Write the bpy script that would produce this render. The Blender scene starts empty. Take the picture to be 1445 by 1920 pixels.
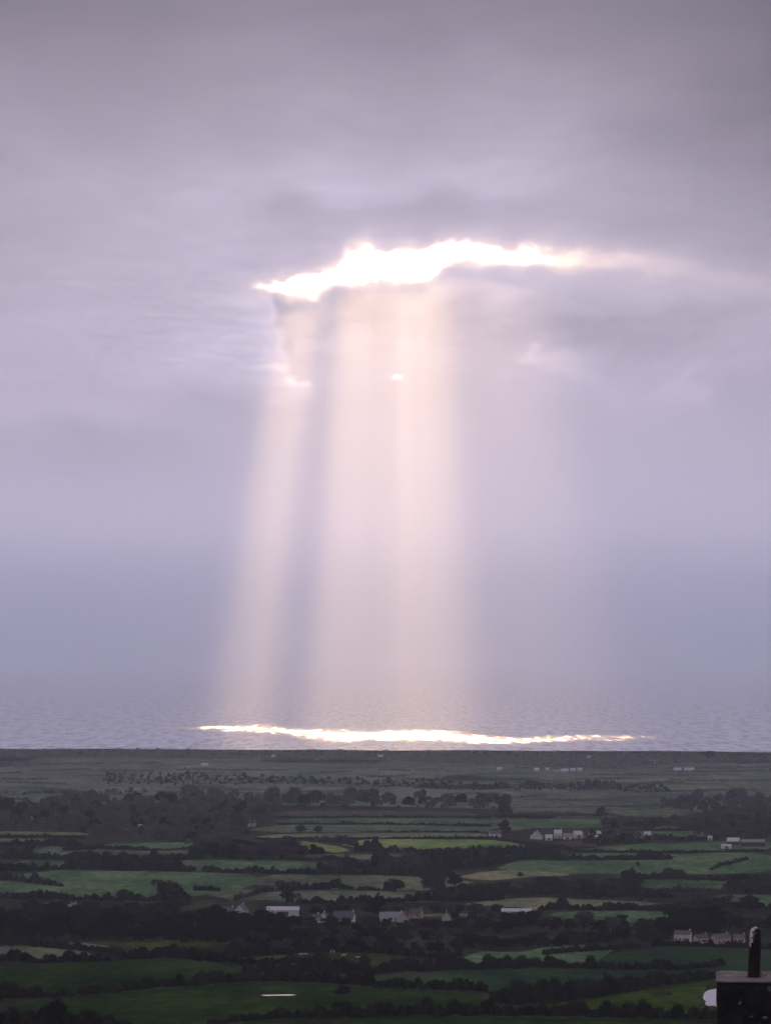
import bpy, bmesh, math, random
import numpy as np
from mathutils import Vector
R = math.radians
random.seed(7)
rng = np.random.default_rng(11)
scene = bpy.context.scene
C = scene.collection

# ------------------------------------------------------------------ camera
W0, H0, FPX = 1445.0, 1920.0, 5780.0        # picture size and focal length in the same units
HZ = 1228.0                                  # picture row of the true horizon
CAM_H = 200.0                                # a hillside 200 m above the coastal plain
PITCH = math.atan((HZ - H0 / 2) / FPX)
cam_d = bpy.data.cameras.new('camera')
cam_d.sensor_fit = 'HORIZONTAL'
cam_d.sensor_width = 36.0
cam_d.lens = 36.0 * FPX / W0
cam_d.clip_start = 0.5
cam_d.clip_end = 400000.0
cam = bpy.data.objects.new('camera', cam_d)
cam.location = (0, 0, CAM_H)
cam.rotation_euler = (math.pi / 2 + PITCH, 0, 0)
C.objects.link(cam)
scene.camera = cam

# ------------------------------------------------------------------ sky, sun, exposure
SUN_EL, SUN_AZ = R(19.8), R(0.3)             # almost straight ahead, above the frame
world = bpy.data.worlds.new('World')
scene.world = world
world.use_nodes = True
wn = world.node_tree.nodes; wl = world.node_tree.links
bg = wn['Background']
sky = wn.new('ShaderNodeTexSky')
sky.sky_type = 'NISHITA'
sky.sun_disc = False
sky.sun_elevation = SUN_EL
sky.sun_rotation = SUN_AZ
sky.altitude = 200
sky.air_density = 1.0
sky.dust_density = 3.0
wl.new(sky.outputs['Color'], bg.inputs['Color'])
bg.inputs['Strength'].default_value = 0.05
world.cycles.sampling_method = 'NONE'

sun_d = bpy.data.lights.new('sun', 'SUN')
sun_d.energy = 5.0
sun_d.angle = R(0.7)
sun_d.color = (1.0, 0.61, 0.31)
sun = bpy.data.objects.new('sun', sun_d)
sdir = Vector((math.sin(SUN_AZ) * math.cos(SUN_EL), math.cos(SUN_AZ) * math.cos(SUN_EL), math.sin(SUN_EL)))
sun.rotation_euler = (-sdir).to_track_quat('-Z', 'Y').to_euler()
sun.location = (0, 0, 3000)
C.objects.link(sun)

scene.view_settings.view_transform = 'Standard'
scene.view_settings.look = 'None'
scene.view_settings.gamma = 1.0
scene.view_settings.exposure = 3.12
cy = scene.cycles
cy.use_denoising = True
cy.max_bounces = 6
cy.diffuse_bounces = 3
cy.glossy_bounces = 2
cy.transmission_bounces = 3
cy.volume_bounces = 2
cy.transparent_max_bounces = 12
cy.sample_clamp_indirect = 1.0
cy.caustics_reflective = False
cy.caustics_refractive = False

# ------------------------------------------------------------------ helpers
def ray(px, py):
    """direction through a point of the picture frame"""
    a = math.atan2(0, 1)
    x, y, z = (px - W0 / 2), FPX, -(py - H0 / 2)
    c, s = math.cos(PITCH), math.sin(PITCH)
    return x, y * c - z * s, y * s + z * c

def on_plane(px, py, h):
    x, y, z = ray(px, py)
    t = (h - CAM_H) / z
    return x * t, y * t

def vnoise(x, y, seed=0):
    """value noise on arrays"""
    xi = np.floor(x).astype(np.int64); yi = np.floor(y).astype(np.int64)
    xf = x - xi; yf = y - yi
    u = xf * xf * xf * (xf * (xf * 6 - 15) + 10); v = yf * yf * yf * (yf * (yf * 6 - 15) + 10)
    def h(a, b):
        n = (a * 374761393 + b * 668265263 + seed * 974634777) & 0xffffffff
        n = ((n ^ (n >> 13)) * 1274126177) & 0xffffffff
        return ((n ^ (n >> 16)) & 0xffff) / 65535.0
    return (h(xi, yi) * (1 - u) + h(xi + 1, yi) * u) * (1 - v) + (h(xi, yi + 1) * (1 - u) + h(xi + 1, yi + 1) * u) * v

def fbm(x, y, octv=4, seed=0, gain=.5):
    s = 0; a = 1; t = 0
    for i in range(octv):
        s = s + a * vnoise(x * 2 ** i, y * 2 ** i, seed + i); t += a; a *= gain
    return s / t - .5

def mesh_obj(name, V, F, mat=None, parent=None, smooth=False):
    me = bpy.data.meshes.new(name)
    me.from_pydata(V if isinstance(V, list) else V.tolist(), [], F if isinstance(F, list) else F.tolist())
    if mat is not None: me.materials.append(mat)
    if smooth: me.polygons.foreach_set('use_smooth', [True] * len(me.polygons))
    me.update()
    o = bpy.data.objects.new(name, me)
    C.objects.link(o)
    o.parent = parent
    return o

def tag(o, label=None, cat=None, group=None, kind=None):
    if label: o['label'] = label
    if cat: o['category'] = cat
    if group: o['group'] = group
    if kind: o['kind'] = kind
    return o

def new_mat(name):
    m = bpy.data.materials.new(name); m.use_nodes = True
    nt = m.node_tree
    for n in list(nt.nodes): nt.nodes.remove(n)
    out = nt.nodes.new('ShaderNodeOutputMaterial')
    return m, nt, out

def node(nt, typ, ins=None, **props):
    n = nt.nodes.new(typ)
    for k, v in props.items(): setattr(n, k, v)
    for k, v in (ins or {}).items():
        if isinstance(v, bpy.types.NodeSocket): nt.links.new(v, n.inputs[k])
        else: n.inputs[k].default_value = v
    return n

def ramp(nt, fac, stops):
    n = nt.nodes.new('ShaderNodeValToRGB')
    nt.links.new(fac, n.inputs[0])
    e = n.color_ramp.elements
    while len(e) < len(stops): e.new(.5)
    for q, (p, c) in zip(e, stops):
        q.position = p; q.color = c if len(c) == 4 else (*c, 1)
    return n

def grid_faces(nr, nc, wrap=False):
    i = np.arange(nr - 1)[:, None]; j = np.arange(nc if wrap else nc - 1)[None, :]
    a = i * nc + j; b = i * nc + (j + 1) % nc
    return np.stack([a, b, b + nc, a + nc], -1).reshape(-1, 4)

# ------------------------------------------------------------------ the cloud deck, with its break
DECK_H = 1800.0
# break in the cloud: columns of (x, upper edge, lower edge, openness, glow) as it is seen from the hill
GAP = np.array([
 (430, 545, 552, .0, .0), (470, 543, 551, .0, .3), (500, 539, 554, .03, .7), (520, 536, 556, .16, .8), (535, 534, 561, .6, .9), (560, 528, 564, .88, .9), (588, 519, 562, .75, .9),
 (604, 513, 556, .5, .9), (620, 505, 546, .42, .9), (636, 497, 540, .55, .9), (650, 484, 534, .7, .9), (670, 475, 530, .88, 1), (690, 467, 526, .95, 1), (715, 473, 525, 1, 1),
 (735, 475, 526, 1, 1), (750, 475, 532, 1, 1), (775, 476, 532, 1, 1), (790, 477, 530, .95, 1), (805, 472, 527, .85, 1), (820, 470, 522, .7, 1), (835, 466, 513, .5, 1),
 (850, 463, 502, .40, 1), (900, 464, 496, .36, .9), (930, 467, 499, .36, .9), (965, 472, 505, .34, .9), (990, 474, 506, .18, .8), (1015, 476, 506, .08, .9), (1040, 478, 506, .02, .9),
 (1090, 480, 506, .0, .7), (1150, 482, 506, .0, .5), (1230, 486, 512, .0, .3), (1330, 505, 535, .0, .12), (1445, 535, 560, .0, .08), (1500, 548, 566, .0, .0)], float)
GLOW_SPOTS = [(745, 709, 6, 3.5, .0, 2.0), (545, 716, 9, 5, .0, .4), (515, 690, 16, 4, .0, .3), (572, 722, 8, 4, .0, .3), (1010, 672, 45, 7, .0, .14), (1060, 690, 22, 6, .0, .12)]  # bright spots in closed cloud, their glow put into its transmission

def pix_of(X, Y, Z):
    dz = Z - CAM_H
    c, s = math.cos(PITCH), math.sin(PITCH)
    f = Y * c + dz * s; u = -Y * s + dz * c
    return W0 / 2 + X / f * FPX, H0 / 2 - u / f * FPX

def build_deck():
    # polar sheet about the camera: fine where it is near and ahead, coarse elsewhere
    fine = np.linspace(-8.2, 8.2, 420)
    side = 8.2 + (180 - 8.2) * (np.linspace(0, 1, 60)[1:] ** 1.9)
    ang = np.concatenate([fine, side[:-1], [180.0], -side[::-1][1:]])
    rows = np.linspace(-60, 1120, 470)                    # picture rows -> even steps as seen
    rr = (DECK_H - CAM_H) * FPX / (HZ - rows)
    near = np.linspace(150, rr[0], 40)[:-1]
    far = np.geomspace(rr[-1], 420000, 16)[1:]
    r = np.concatenate([near, rr, far])
    A, Rr = np.meshgrid(np.radians(ang), r)
    X = np.sin(A) * Rr; Y = np.cos(A) * Rr
    px, py = pix_of(X, np.maximum(Y, 1.0), DECK_H)
    ahead = (np.abs(np.degrees(A)) < 12) & (Y > 3000)
    # openness
    wob = 1 + 0 * X
    edge = fbm(X / 80, Y / 520, 5, 5, .6) * 32
    q = np.interp(px, GAP[:, 0], GAP[:, 1]); b = np.interp(px, GAP[:, 0], GAP[:, 2]); o = np.interp(px, GAP[:, 0], GAP[:, 3], left=0, right=0); ot = np.interp(px, GAP[:, 0], GAP[:, 4], left=0, right=0)
    pe = py + edge
    mid = (q + b) / 2; half = np.maximum((b - q) / 2, 1)
    d = 1 - np.abs(pe - mid) / half                       # 1 on the axis, 0 at the rim
    op = np.clip((d + .22) / 1.0, 0, 1) ** 2.4 * o * ahead
    thin = np.exp(-np.maximum(np.abs(pe - mid) - half * .8, 0) / 12) * ot * ahead * (.55 + 1.1 * np.clip(fbm(X / 110, Y / 800, 5, 91, .6) + .4, 0, 1))  # thin cloud at the rim, with the break's glow painted into its transmission
    # even out how much sun each lane of the break lets down, so the shafts merge into a curtain
    want = np.interp(px[200], [495, 520, 540, 575, 592, 608, 625, 640, 660, 700, 740, 775, 800, 825, 845, 870, 950, 990, 1020, 1045],
                     [.02, .2, .66, .95, .74, .44, .38, .58, .92, 1.1, 1.35, 1.35, 1.08, .80, .50, .34, .28, .18, .07, 0])
    lane = (op * np.gradient(r)[:, None]).sum(0)
    unit = np.percentile(lane[lane > 1], 88)
    op = np.clip(op * np.clip(want * unit / np.maximum(lane, 1), .3, 2.6)[None, :], 0, 1)
    for (x, y, rx, ry, s, s2) in GLOW_SPOTS:
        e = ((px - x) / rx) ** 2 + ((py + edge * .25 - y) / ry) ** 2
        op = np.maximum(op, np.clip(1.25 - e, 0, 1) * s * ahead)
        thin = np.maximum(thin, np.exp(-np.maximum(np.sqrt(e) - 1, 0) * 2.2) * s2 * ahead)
    # cloud thickness with light painted in: dark overhead, pale low down, bright cumulus rims
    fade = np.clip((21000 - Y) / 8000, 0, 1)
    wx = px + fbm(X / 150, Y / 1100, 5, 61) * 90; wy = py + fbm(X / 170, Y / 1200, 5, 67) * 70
    deck_tone = np.interp(np.hypot(X, Y), [0, 5200, 7300, 8600, 10500, 13000, 20000, 40000], [.40, .38, .36, .58, .90, 1.02, 1.3, 2.5])  # dims the top of the sky and brightens it towards the horizon
    deck_tone = deck_tone * (1 + .8 * fbm(X / 1500, Y / 8000, 3, 71) * fade) * np.where(ahead, 1 - .22 * np.clip((wx - 1050) / 400, 0, 1) * np.clip((620 - wy) / 300, 0, 1), 1)  # upper right corner darkened through the cloud's transmission
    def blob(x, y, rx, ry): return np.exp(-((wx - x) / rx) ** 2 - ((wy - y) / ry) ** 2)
    add = .10 * blob(720, 560, 430, 260) - .34 * blob(720, 590, 170, 50) - .16 * blob(760, 680, 160, 80) - .16 * blob(780, 415, 330, 40) + .10 * blob(640, 350, 300, 50)  # light and dark patches of sky painted into the deck
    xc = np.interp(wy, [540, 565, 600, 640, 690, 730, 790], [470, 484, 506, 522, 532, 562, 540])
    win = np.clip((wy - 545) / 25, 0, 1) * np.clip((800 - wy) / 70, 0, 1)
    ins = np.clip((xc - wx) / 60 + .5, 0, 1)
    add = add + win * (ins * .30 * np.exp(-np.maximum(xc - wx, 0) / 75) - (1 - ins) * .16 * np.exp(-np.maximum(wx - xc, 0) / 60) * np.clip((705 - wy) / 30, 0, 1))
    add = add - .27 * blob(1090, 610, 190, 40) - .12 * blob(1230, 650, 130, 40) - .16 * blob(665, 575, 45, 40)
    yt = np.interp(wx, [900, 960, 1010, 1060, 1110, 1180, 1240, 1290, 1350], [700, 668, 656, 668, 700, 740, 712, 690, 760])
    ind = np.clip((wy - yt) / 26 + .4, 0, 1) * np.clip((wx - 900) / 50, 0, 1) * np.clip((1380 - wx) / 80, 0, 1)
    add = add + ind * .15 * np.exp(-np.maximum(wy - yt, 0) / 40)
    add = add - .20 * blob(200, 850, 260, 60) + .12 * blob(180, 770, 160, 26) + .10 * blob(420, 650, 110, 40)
    rim_light = np.exp(-((wx - xc) / 9) ** 2) * np.clip((wy - 560) / 20, 0, 1) * np.clip((735 - wy) / 25, 0, 1) * .22  # sunlit cumulus edges painted as narrow bright arcs
    rim_light = rim_light + np.exp(-((wy - yt) / 7) ** 2) * np.clip((wx - 945) / 25, 0, 1) * np.clip((1105 - wx) / 40, 0, 1) * .16
    add = add + rim_light - .08 * blob(560, 625, 42, 50) + .10 * blob(330, 690, 90, 30) - .10 * blob(400, 770, 140, 22) + .12 * blob(1290, 740, 70, 34) - .10 * blob(1330, 590, 90, 22)
    deck_tone = np.maximum(deck_tone + add * 1.35 * ahead, .2)
    # relief of the underside: long soft rolls, knobbly round the break
    big = fbm(X / 2600, Y / 6500, 4, 21) * 150
    mids = fbm(X / 520, Y / 1500, 4, 33) * 60 * np.clip(1.3 - np.abs(np.degrees(A)) / 40, 0, 1)
    puff = np.abs(fbm(X / 190, Y / 560, 4, 41)) * 45 * ahead * np.exp(-((py - 640) / 130) ** 2 - ((px - 560) / 420) ** 2 * .6)
    Z = DECK_H + (big + mids) * .5 * fade - puff * (1 - thin)
    Z = np.maximum(Z, DECK_H - 95)
    V = np.stack([X, Y, Z], -1).reshape(-1, 3)
    F = grid_faces(len(r), len(ang), wrap=True)
    n = len(V)
    V = np.vstack([V, [[0, 0, DECK_H]]])
    nc = len(ang)
    cap = [(j, n, (j + 1) % nc) for j in range(nc)]
    o_ = mesh_obj('cloud_deck', V.tolist(), F.tolist() + cap, None, smooth=True)
    me = o_.data
    for nm, arr in (('open', op), ('thin', thin), ('deck_tone', deck_tone)):
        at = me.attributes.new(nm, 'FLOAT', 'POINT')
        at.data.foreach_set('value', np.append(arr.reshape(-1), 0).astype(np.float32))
    return o_

def cloud_material():
    m, nt, out = new_mat('cloud')
    geo = node(nt, 'ShaderNodeNewGeometry')
    mp = node(nt, 'ShaderNodeMapping', {'Vector': geo.outputs['Position'], 'Scale': (1 / 700, 1 / 5200, 1 / 700)})
    n1 = node(nt, 'ShaderNodeTexNoise', {'Vector': mp.outputs[0], 'Scale': 1.0, 'Detail': 8.0, 'Roughness': .5, 'Distortion': .5})
    mp2 = node(nt, 'ShaderNodeMapping', {'Vector': geo.outputs['Position'], 'Scale': (1 / 2600, 1 / 13000, 1 / 2600), 'Location': (.7, .4, 0)})
    n2 = node(nt, 'ShaderNodeTexNoise', {'Vector': mp2.outputs[0], 'Scale': 1.0, 'Detail': 4.0, 'Roughness': .45})
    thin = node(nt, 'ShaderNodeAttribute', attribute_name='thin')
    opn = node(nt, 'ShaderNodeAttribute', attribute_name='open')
    # cloud thickness, painted tone and rim glow -> how much light it lets through
    t1 = node(nt, 'ShaderNodeMath', {0: n1.outputs[0], 1: n2.outputs[0]}, operation='ADD')
    t2 = node(nt, 'ShaderNodeMapRange', {0: t1.outputs[0], 1: .6, 2: 1.4, 3: .25, 4: .40})
    blk = node(nt, 'ShaderNodeAttribute', attribute_name='deck_tone')
    sx = node(nt, 'ShaderNodeSeparateXYZ', {0: geo.outputs['Position']})
    fr = node(nt, 'ShaderNodeMapRange', {0: sx.outputs['Y'], 1: 13000.0, 2: 24000.0, 3: 0.0, 4: .85})   # far off, many clouds average out
    t2 = node(nt, 'ShaderNodeMix', {'Factor': fr.outputs[0], 2: t2.outputs[0], 3: .335})
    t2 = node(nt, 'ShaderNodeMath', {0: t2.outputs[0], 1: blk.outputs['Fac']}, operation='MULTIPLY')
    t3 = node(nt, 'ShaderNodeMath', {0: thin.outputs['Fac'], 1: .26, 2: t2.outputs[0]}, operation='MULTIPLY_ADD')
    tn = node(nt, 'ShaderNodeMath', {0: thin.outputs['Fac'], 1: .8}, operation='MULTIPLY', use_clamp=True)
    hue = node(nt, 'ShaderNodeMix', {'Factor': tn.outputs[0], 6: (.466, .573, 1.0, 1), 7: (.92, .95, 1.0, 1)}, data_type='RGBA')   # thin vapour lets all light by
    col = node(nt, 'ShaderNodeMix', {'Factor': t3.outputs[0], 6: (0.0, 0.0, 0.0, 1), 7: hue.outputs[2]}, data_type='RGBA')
    tr = node(nt, 'ShaderNodeBsdfTranslucent', {'Color': col.outputs[2]})
    df = node(nt, 'ShaderNodeBsdfDiffuse', {'Color': (.75, .77, .85, 1)})
    mx = node(nt, 'ShaderNodeMixShader', {0: .2, 1: tr.outputs[0], 2: df.outputs[0]})
    tp = node(nt, 'ShaderNodeBsdfTransparent')
    # ragged openness
    mp3 = node(nt, 'ShaderNodeMapping', {'Vector': geo.outputs['Position'], 'Scale': (1 / 45, 1 / 190, 1 / 45)})
    n3 = node(nt, 'ShaderNodeTexNoise', {'Vector': mp3.outputs[0], 'Scale': 1.0, 'Detail': 5.0, 'Roughness': .6})
    r1 = node(nt, 'ShaderNodeMapRange', {0: n3.outputs[0], 1: .3, 2: .7, 3: -.12, 4: .12})
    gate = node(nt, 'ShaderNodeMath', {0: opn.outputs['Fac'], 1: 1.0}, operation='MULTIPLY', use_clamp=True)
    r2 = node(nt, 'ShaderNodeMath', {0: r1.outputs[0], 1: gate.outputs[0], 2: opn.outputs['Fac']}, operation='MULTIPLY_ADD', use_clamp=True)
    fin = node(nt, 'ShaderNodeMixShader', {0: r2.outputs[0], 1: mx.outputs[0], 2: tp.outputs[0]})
    nt.links.new(fin.outputs[0], out.inputs['Surface'])
    return m

deck = build_deck()
deck.data.materials.append(cloud_material())
tag(deck, kind='structure')
deck.name = 'sky_cloud_deck'

# ------------------------------------------------------------------ haze: one even body of damp sea air
HAZE_TOP, HAZE_END = 1650.0, 160000.0
def build_haze():
    x, y0, y1, z0, z1 = 42000.0, -9000.0, HAZE_END, -1.5, HAZE_TOP
    V = [(-x, y0, z0), (x, y0, z0), (x, y1, z0), (-x, y1, z0), (-x, y0, z1), (x, y0, z1), (x, y1, z1), (-x, y1, z1)]
    F = [(0, 3, 2, 1), (4, 5, 6, 7), (0, 1, 5, 4), (1, 2, 6, 5), (2, 3, 7, 6), (3, 0, 4, 7)]
    m, nt, out = new_mat('damp_air')
    pv = node(nt, 'ShaderNodeVolumePrincipled', {'Color': (.81, .88, 1.0, 1), 'Density': 6.8e-5, 'Anisotropy': .60})
    nt.links.new(pv.outputs[0], out.inputs['Volume'])
    o = mesh_obj('haze', V, F, m)
    tag(o, kind='stuff')
build_haze()

# ------------------------------------------------------------------ sea
def build_sea():
    m, nt, out = new_mat('sea_water')
    geo = node(nt, 'ShaderNodeNewGeometry')
    mp = node(nt, 'ShaderNodeMapping', {'Vector': geo.outputs['Position'], 'Scale': (1 / 22, 1 / 40, 1 / 22)})
    n1 = node(nt, 'ShaderNodeTexNoise', {'Vector': mp.outputs[0], 'Scale': 1.0, 'Detail': 4.0, 'Roughness': .6})
    mpb = node(nt, 'ShaderNodeMapping', {'Vector': geo.outputs['Position'], 'Scale': (1 / 24, 1 / 210, 1 / 24)})
    n2 = node(nt, 'ShaderNodeTexNoise', {'Vector': mpb.outputs[0], 'Scale': 1.0, 'Detail': 5.0, 'Roughness': .6})
    bp = node(nt, 'ShaderNodeBump', {'Height': n1.outputs[0], 'Strength': 1.0, 'Distance': .12})
    rg = node(nt, 'ShaderNodeMapRange', {0: n2.outputs[0], 1: .48, 2: .64, 3: .10, 4: .28})
    p = node(nt, 'ShaderNodeBsdfPrincipled', {'Base Color': (.02, .028, .035, 1), 'Roughness': rg.outputs[0], 'IOR': 1.33, 'Normal': bp.outputs[0]})
    nt.links.new(p.outputs[0], out.inputs['Surface'])
    x, y0, y1 = 40000.0, 3000.0, 158000.0
    o = mesh_obj('sea', [(-x, y0, 0), (x, y0, 0), (x, y1, 0), (-x, y1, 0)], [(0, 1, 2, 3)], m)
    tag(o, kind='structure')
build_sea()
# ------------------------------------------------------------------ land
def plain(X, Y):
    return 4.0 + 5.0 * fbm(np.asarray(X, float) / 520 + 7.3, np.asarray(Y, float) / 800 + 3.1, 3, 3)
HILL_Y = [-9000, -40, 0, 16, 60, 400, 850, 1150, 1500, 2000, 2600]
HILL_Z = [198.4, 198.4, 198.4, 196.8, 187.5, 118.0, 72.0, 54.0, 34.0, 14.0, 0.0]
def coast_y(X):
    X = np.asarray(X, float)
    return 6400 - .16 * np.clip(X, -2500, 2500) + 190 * fbm(X / 260, X * 0 + .5, 4, 77)
TERRACE = []                                  # level spots that hold the ponds
def terrain(X, Y):
    Y = np.asarray(Y, float)
    hill = np.interp(Y, HILL_Y, HILL_Z)
    w = np.clip((Y - 500) / 700, 0, 1)
    z = hill + plain(X, Y) * w
    for cx, cy_, rx, ry, zt in TERRACE:
        q = np.clip(2.2 - 1.2 * np.sqrt(((X - cx) / rx) ** 2 + ((Y - cy_) / ry) ** 2), 0, 1)
        z = z + (zt - z) * q * q * (3 - 2 * q)
    c = coast_y(X)
    return z * np.clip((c - Y) / 30, 0, 1) - .6 * np.clip((Y - c) / 30 + 1, 0, 1)
def gp(px, py, up=0.0):
    """the spot on the ground seen at a point of the picture frame"""
    px = np.asarray(px, float); py = np.asarray(py, float)
    z = 20.0
    for _ in range(14):
        X, Y = on_plane(px, py, z)
        z = np.where(Y < coast_y(X) - 40, terrain(X, Y), 3.0)
    return np.stack(np.broadcast_arrays(X, Y, z + up), -1)
for px_, py_, rx_, ry_ in ((1360, 1874, 16, 60), (522, 1867, 14, 18)):
    g_ = gp(px_, py_); TERRACE.append((float(g_[0]), float(g_[1]), rx_, ry_, float(g_[2])))
def mpp(Y): return Y / FPX                    # metres per picture unit at that distance

def ground_mat(name, a, b, c, sc=1.0, streak=.5):
    a = tuple(q * f for q, f in zip(a, (.62, .66, .6))); c = tuple(q * f for q, f in zip(c, (1.55, 1.3, 1.25)))
    m, nt, out = new_mat(name)
    geo = node(nt, 'ShaderNodeNewGeometry')
    mp = node(nt, 'ShaderNodeMapping', {'Vector': geo.outputs['Position'], 'Scale': (1 / (38 * sc), 1 / (95 * sc), .02)})
    n1 = node(nt, 'ShaderNodeTexNoise', {'Vector': mp.outputs[0], 'Scale': 1.0, 'Detail': 6.0, 'Roughness': .62})
    mp2 = node(nt, 'ShaderNodeMapping', {'Vector': geo.outputs['Position'], 'Scale': (1 / (7 * sc), 1 / (30 * sc), .02)})
    n2 = node(nt, 'ShaderNodeTexNoise', {'Vector': mp2.outputs[0], 'Scale': 1.0, 'Detail': 3.0, 'Roughness': .6})
    n3 = node(nt, 'ShaderNodeTexNoise', {'Vector': mp.outputs[0], 'Scale': .28, 'Detail': 2.0, 'Distortion': .6})
    f0 = node(nt, 'ShaderNodeMix', {'Factor': .45, 2: n1.outputs[0], 3: n3.outputs[0]})
    f = node(nt, 'ShaderNodeMix', {'Factor': streak * .6, 2: f0.outputs[0], 3: n2.outputs[0]})
    r = ramp(nt, f.outputs[0], [(.38, a), (.50, b), (.62, c)])
    bp = node(nt, 'ShaderNodeBump', {'Height': n2.outputs[0], 'Strength': .5, 'Distance': 1.2})
    d = node(nt, 'ShaderNodeBsdfDiffuse', {'Color': r.outputs[0], 'Roughness': .6, 'Normal': bp.outputs[0]})
    nt.links.new(d.outputs[0], out.inputs['Surface'])
    return m
G = {
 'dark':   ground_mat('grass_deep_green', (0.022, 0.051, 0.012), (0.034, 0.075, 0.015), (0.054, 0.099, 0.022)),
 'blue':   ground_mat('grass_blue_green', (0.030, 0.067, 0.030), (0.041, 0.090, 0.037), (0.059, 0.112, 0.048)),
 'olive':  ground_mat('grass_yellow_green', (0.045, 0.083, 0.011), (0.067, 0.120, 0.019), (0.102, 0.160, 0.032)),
 'mid':    ground_mat('grass_mid_green', (0.097, 0.186, 0.090), (0.133, 0.254, 0.112), (0.193, 0.320, 0.149)),
 'dull':   ground_mat('grass_dull_green', (0.127, 0.178, 0.095), (0.178, 0.238, 0.132), (0.251, 0.304, 0.185)),
 'bright': ground_mat('grass_bright_green', (.21, .34, .09), (.28, .43, .12), (.34, .48, .16), 1.0, .3),  # a brighter green than the other grass
 'pale':   ground_mat('grass_pale', (0.212, 0.277, 0.148), (0.277, 0.338, 0.176), (0.397, 0.397, 0.212)),
 'brown':  ground_mat('ploughed_soil', (0.107, 0.088, 0.079), (0.137, 0.114, 0.101), (0.173, 0.146, 0.129)),
 'grey':   ground_mat('pale_grey_pasture', (0.160, 0.184, 0.192), (0.224, 0.248, 0.264), (0.288, 0.304, 0.320)),  # pale blue-grey ground colour
 'farg':   ground_mat('haze_paled_pasture', (0.166, 0.216, 0.137), (0.216, 0.273, 0.172), (0.287, 0.338, 0.230), 1.6),  # far grass, made paler to put distance haze into its colour
 'farb':   ground_mat('haze_paled_rough_pasture', (.150, .195, .150), (.200, .255, .190), (.270, .320, .240), 1.6),  # rough far grass, likewise paled in place of haze
 'scrub':  ground_mat('rough_scrub', (0.025, 0.032, 0.018), (0.048, 0.059, 0.032), (0.077, 0.091, 0.050), .7),
}

def build_land():
    xs = np.concatenate([-np.geomspace(12000, 1000, 24)[:-1], np.linspace(-1000, 1000, 110), np.geomspace(1000, 12000, 24)[1:]])
    ys = np.concatenate([np.linspace(-8500, -60, 14), np.linspace(-40, 60, 14), np.linspace(80, 1400, 50), np.linspace(1420, 6200, 230), np.linspace(6215, 7000, 54)])
    X, Y = np.meshgrid(xs, ys)
    Z = terrain(X, Y) - .25
    o = mesh_obj('ground', np.stack([X, Y, Z], -1).reshape(-1, 3), grid_faces(len(ys), len(xs)), G['scrub'], smooth=True)
    tag(o, kind='structure')
build_land()

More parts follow.
